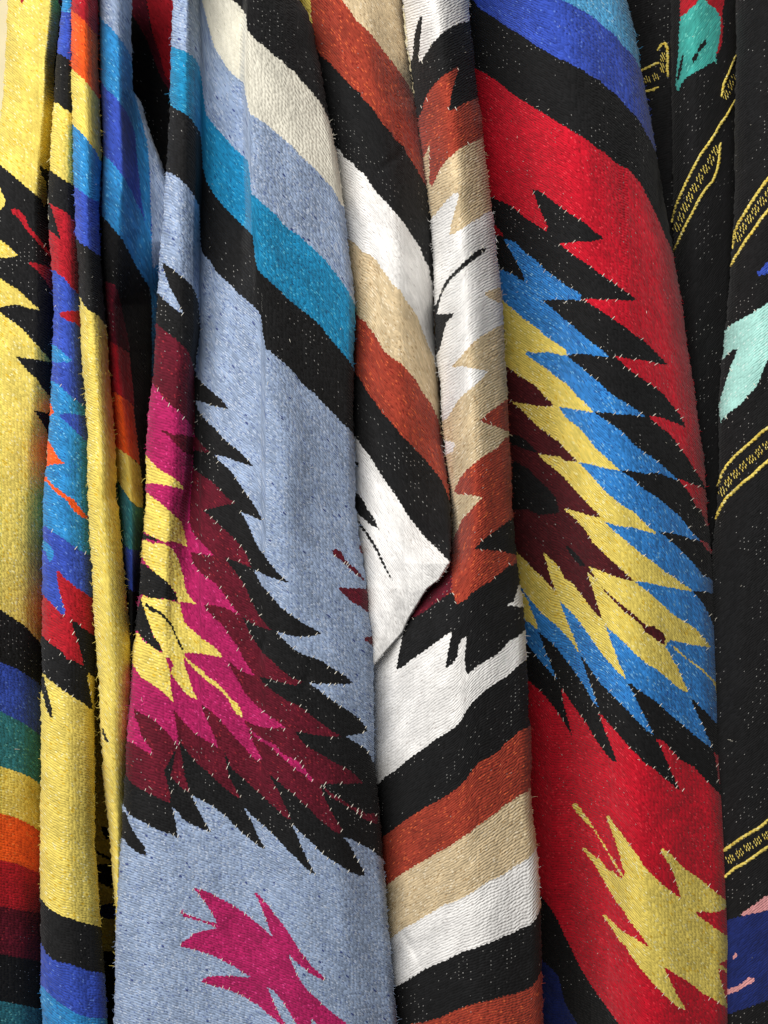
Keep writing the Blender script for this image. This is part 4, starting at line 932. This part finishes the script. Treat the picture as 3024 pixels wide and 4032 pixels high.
fj = Fold(lambda y: E_P7R(y) - 140, E_P8R,
    [(0.0, curve([(0, 290), (2000, 340), (4300, 400)])), (0.24, curve([(0, 230), (2000, 260), (4300, 330)])), (0.64, curve([(0, 70), (2000, 60), (4300, 45)])), (1.0, curve([(0, 150), (2000, 150), (4300, 120)]))],
    20, curve([(0, 80), (2000, 80), (4300, 60)]), seed=10, base='sky', wrinkle=13, creases=[(2280, 500, 2310, 780, 5, 12), (2420, 640, 2500, 900, 6, 26), (2560, 3280, 2760, 3130, 8, 30), (2600, 3400, 2720, 3250, -7, 40), (2330, 3150, 2420, 3700, 7, 45), (2450, 1450, 2560, 1750, 5, 40)],
    guides=["C1 900,600 1210,900 1659,1200 D1 240,1570 800,2100 D2 1200,600", "C2 1100,1000 1420,1415 1600,1600 D2 60,1600 340,1740 640,2074 D3 948,170 1290,400"],
    layers=[
    S('royal', "C0 500,-700 1200,-150 D0 0,10 20,20 100,60 170,100 250,150 310,210 380,260 430,310 470,370 520,410 570,470 600,530 800,900"),
    S('black', "C0 600,-300 960,0 1000,60 1080,110 1170,170 1250,230 1330,270 1400,320 1470,370 1560,420 1659,480 D0 0,495 80,540 150,570 210,620 280,650 350,720 420,770 470,830 530,900 590,960 640,1040 680,1110 720,1190 760,1300 790,1450 1000,2000"),
    S('red', "C0 600,240 985,565 1060,600 1120,640 1190,690 1260,750 1330,800 1400,840 1470,890 1530,920 1590,960 1650,1000 D0 0,1030 60,1070 130,1110 200,1160 260,1210 330,1250 380,1300 440,1350 520,1380 570,1440 620,1500 660,1580 700,1660 740,1740 780,1830 830,1950 1000,2300", name='field'),
    M('black', blackfig, 'feather_figure', ticks=34, label='black outer plume of the feather'),
    M('featherblue', bluefig, 'feather_figure', ticks=36, label='bright blue plume of the feather'),
    M('yellow', yellowfig, 'feather_figure', ticks=44, label='yellow plume of the feather'),
    M('yellow', "C2 1300,600 1410,760 1420,800 1450,870 1480,940 1490,985 1460,980 1430,940 1400,930 1300,850", 'spike_motif'),
    M('yellow', "D2 870,1110 930,1160 990,1220 1050,1260 1120,1310 1180,1370 1240,1420 1265,1470 1320,1580 1240,1540 1230,1470 1200,1410 1140,1350 1070,1290 1010,1250 950,1200 890,1150", 'sliver_motif'),
    M('wine', winefig, 'feather_figure', ticks=40, label='wine coloured heart of the feather'),
    M('black', "C1 1200,1470 1330,1480 1400,1530 1470,1600 1500,1630 1400,1600 1300,1560 1200,1560", 'spike_motif'),
    M('black', "C1 1150,1600 1350,1720 1420,1760 1480,1830 1560,1900 1640,2000 1659,2074 C2 1659,40 1500,60 1400,10 1150,20", 'spike_motif'),
    M('black', "D2 0,300 50,330 110,390 150,450 175,480 130,480 60,400 20,340", 'sliver_motif'),
    M('red', "D2 1110,258 1160,285 1190,325 1300,405 1300,440 1165,350 1130,300", 'spike_motif'),
    M('crimson', "C0 1100,1800 1180,1880 1210,1930 1170,1925 1100,1900", 'spike_motif'),
    M('yellow', redbird, 'bird_motif', ticks=48, label='yellow flying bird figure near the hem'),
    B('black', "C3 1200,560 1500,1010 1580,1110 1659,1240 D3 0,1360 60,1470 130,1620 210,1750 300,1880 380,1990 440,2074 700,2500", name='stripe'),
    B('navy', "C3 1200,1000 1480,1480 1530,1560 1600,1620 1659,1690 D3 0,1900 50,1990 100,2074 330,2500", name='stripe'),
])
build_fold(fj, RED, O4, 'draped_panel', None, (260, 900))

# ================================================================== 5. black serape with yellow braid
O5 = unproject(np.array(2900.), np.array(Y1), np.array(250.))
BLK = thing('braided_serape', 'black serape with yellow braided ladder stripes and mint figure, behind the scarlet one', 'blanket', O5)
fk = Fold(edge_from("N 2400,-300 2400,4300"), edge_from("N 2740,-300 2740,4300"), [(0., 400), (0.5, 430), (0.8, 400), (1., 460)], 20, 20, seed=11, base='black', slope=-0.4, y1=2400, layers=[])
o = build_fold(fk, BLK, O5, 'recessed_fold', 'deep black fold with a short piece of braid', None)
add_cord(fk, o, O5, "D0 560,610 640,570 700,540 760,510", 'yellow', 6)
add_cord(fk, o, O5, "D0 620,760 680,740 720,735 750,715", 'yellow', 6)
add_cord(fk, o, O5, "D0 765,400 790,360 820,355 838,400 840,480 835,560 845,610", 'yellow', 6)
add_dashes(fk, o, O5, "D0 640,660 700,640 760,620", 'yellow', 22)
add_dashes(fk, o, O5, "D0 800,440 800,520 790,600", 'yellow', 14)

fl = Fold(edge_from("N 2640,-300 2640,0 2644,340 2653,964 2670,1500 2700,4300"), edge_from("N 2925,-300 2925,4300"),
          [(0., 330), (0.35, 270), (0.75, 300), (1., 380)], 40, 20, seed=12, base='black', slope=-1.2, layers=[
    M('crimson', "D0 950,-550 1330,-550 1320,-150 1300,30 1285,100 1290,230 1285,330 1260,430 1240,440 1200,300 1000,300 940,160", 'motif'),
    M('teal', "D0 940,170 950,130 990,110 1020,70 1060,45 1090,0 1110,-30 1150,0 1180,40 1220,60 1250,100 1275,150 1270,200 1275,260 1260,330 1250,400 1230,460 1245,520 1210,500 1180,520 1120,560 1060,590 1010,620 970,660 945,690 935,740 910,730 905,680 910,600 920,500 930,400 930,300", 'motif'),
    M('black', "D0 1160,320 1150,370 1100,420 1080,480 1040,520 1040,470 1075,430 1100,370 1130,340", 'sliver_motif'),
    M('black', "D0 970,430 965,500 950,580 930,650 910,660 930,560 950,470", 'sliver_motif'),
])
o = build_fold(fl, BLK, O5, 'draped_fold', 'inner black fold with teal and red figure', (80, 60))
add_cord(fl, o, O5, "D0 880,1800 905,1690 940,1600 990,1490 1050,1370 1110,1260 1170,1180 1230,1090 1265,1020 1320,950 1350,890 1400,800", 'yellow')
add_cord(fl, o, O5, "D0 890,2050 940,1940 990,1830 1040,1740 1100,1620 1160,1530 1210,1480 1240,1400 1262,1300 1268,1180", 'yellow')
add_cord(fl, o, O5, "D0 1285,770 1300,680 1340,590 1400,440", 'yellow')
add_dashes(fl, o, O5, "D0 905,1880 960,1740 1030,1590 1100,1460 1180,1330 1255,1190", 'yellow', 26, (0.45, 0.89))
add_dashes(fl, o, O5, "D0 1310,800 1350,710 1390,620", 'yellow', 22, (0.45, 0.89))

fm = Fold(edge_from("N 2899,-300 2899,0 2899,241 2892,482 2892,723 2887,964 2880,1000 2870,1145 2856,1289 2846,1386 2836,1482 2829,1603 2830,1700 2832,1868 2822,2000 2800,2200 2785,2500 2790,4300"),
          edge_from("N 3320,-300 3320,4300"), [(0., 190), (0.3, 120), (1., 90)], 55, 30, seed=13, base='black', slope=-0.8, wrinkle=12, creases=[(2930, 2300, 3020, 2900, 8, 40), (2920, 300, 2960, 900, 6, 30)], layers=[
    M('mint', "D1 1900,300 1640,410 1590,445 1520,490 1460,520 1390,560 1340,590 1310,620 1300,680 1295,780 1285,870 1310,840 1360,790 1410,770 1390,840 1360,900 1340,970 1310,1060 1290,1120 1270,1180 1255,1250 1265,1330 1275,1380 1290,1330 1310,1350 1330,1300 1390,1260 1440,1220 1500,1150 1560,1090 1600,1000 1620,950 1650,870 1720,840 1900,700", 'motif', ticks=70),
    M('royal', "D1 1659,65 1630,90 1600,130 1565,150 1580,180 1620,170 1659,160 1850,110 1850,30", 'sliver_motif'),
    M('pink', "D3 1430,1180 1470,1150 1520,1120 1560,1090 1620,1040 1720,1000 1900,930 1900,1060 1640,1150 1590,1160 1540,1170 1490,1180 1450,1200", 'sliver_motif'),
    B('navy', "D3 1000,1380 1340,1220 1440,1195 1520,1175 1600,1160 1659,1145 2400,960", name='stripe'),
    B('black', "D3 1000,2060 1350,1990 1430,1960 1520,1930 1600,1900 1659,1880 2400,1700", name='stripe'),
    M('pink', "D3 1370,1520 1390,1490 1405,1500 1400,1530 1380,1545", 'sliver_motif'),
    M('pink', "D3 1300,1800 1420,1760 1470,1720 1510,1690 1545,1695 1545,1730 1500,1750 1450,1780 1400,1810 1300,1840", 'sliver_motif'),
])
o = build_fold(fm, BLK, O5, 'draped_fold', 'outer black fold with mint figure and braid', (110, 260))
for a, b, c in (("D0 1378,2010 1388,1900 1420,1820 1470,1740 1530,1640 1600,1540 1659,1460 1850,1200", "D1 1365,90 1385,40 1410,0 D0 1480,1960 1540,1880 1600,1790 1659,1720 1850,1460", "D0 1400,1960 1430,1900 1480,1830 1540,1740 1600,1660 1659,1580 1850,1330"),
                ("D1 1256,1890 1280,1800 1320,1730 1390,1650 1470,1580 1540,1520 1600,1460 1659,1420 1850,1270", "D2 1240,80 1255,30 D1 1285,2050 1320,1990 1390,1930 1460,1860 1530,1810 1600,1740 1659,1690 1850,1530", "D1 1275,1960 1320,1880 1390,1800 1460,1730 1530,1670 1600,1600 1659,1560 1850,1400"),
                ("D3 1290,665 1380,600 1450,550 1520,510 1590,470 1659,410 1850,270", "D3 1290,885 1390,800 1470,760 1540,710 1610,660 1659,630 1850,500", "D3 1330,740 1400,700 1470,650 1560,590 1659,530 1850,400")):
    add_cord(fm, o, O5, a, 'yellow', 8)
    add_cord(fm, o, O5, b, 'yellow', 8)
    add_dashes(fm, o, O5, c, 'yellow', 26, (0.35, 0.94))
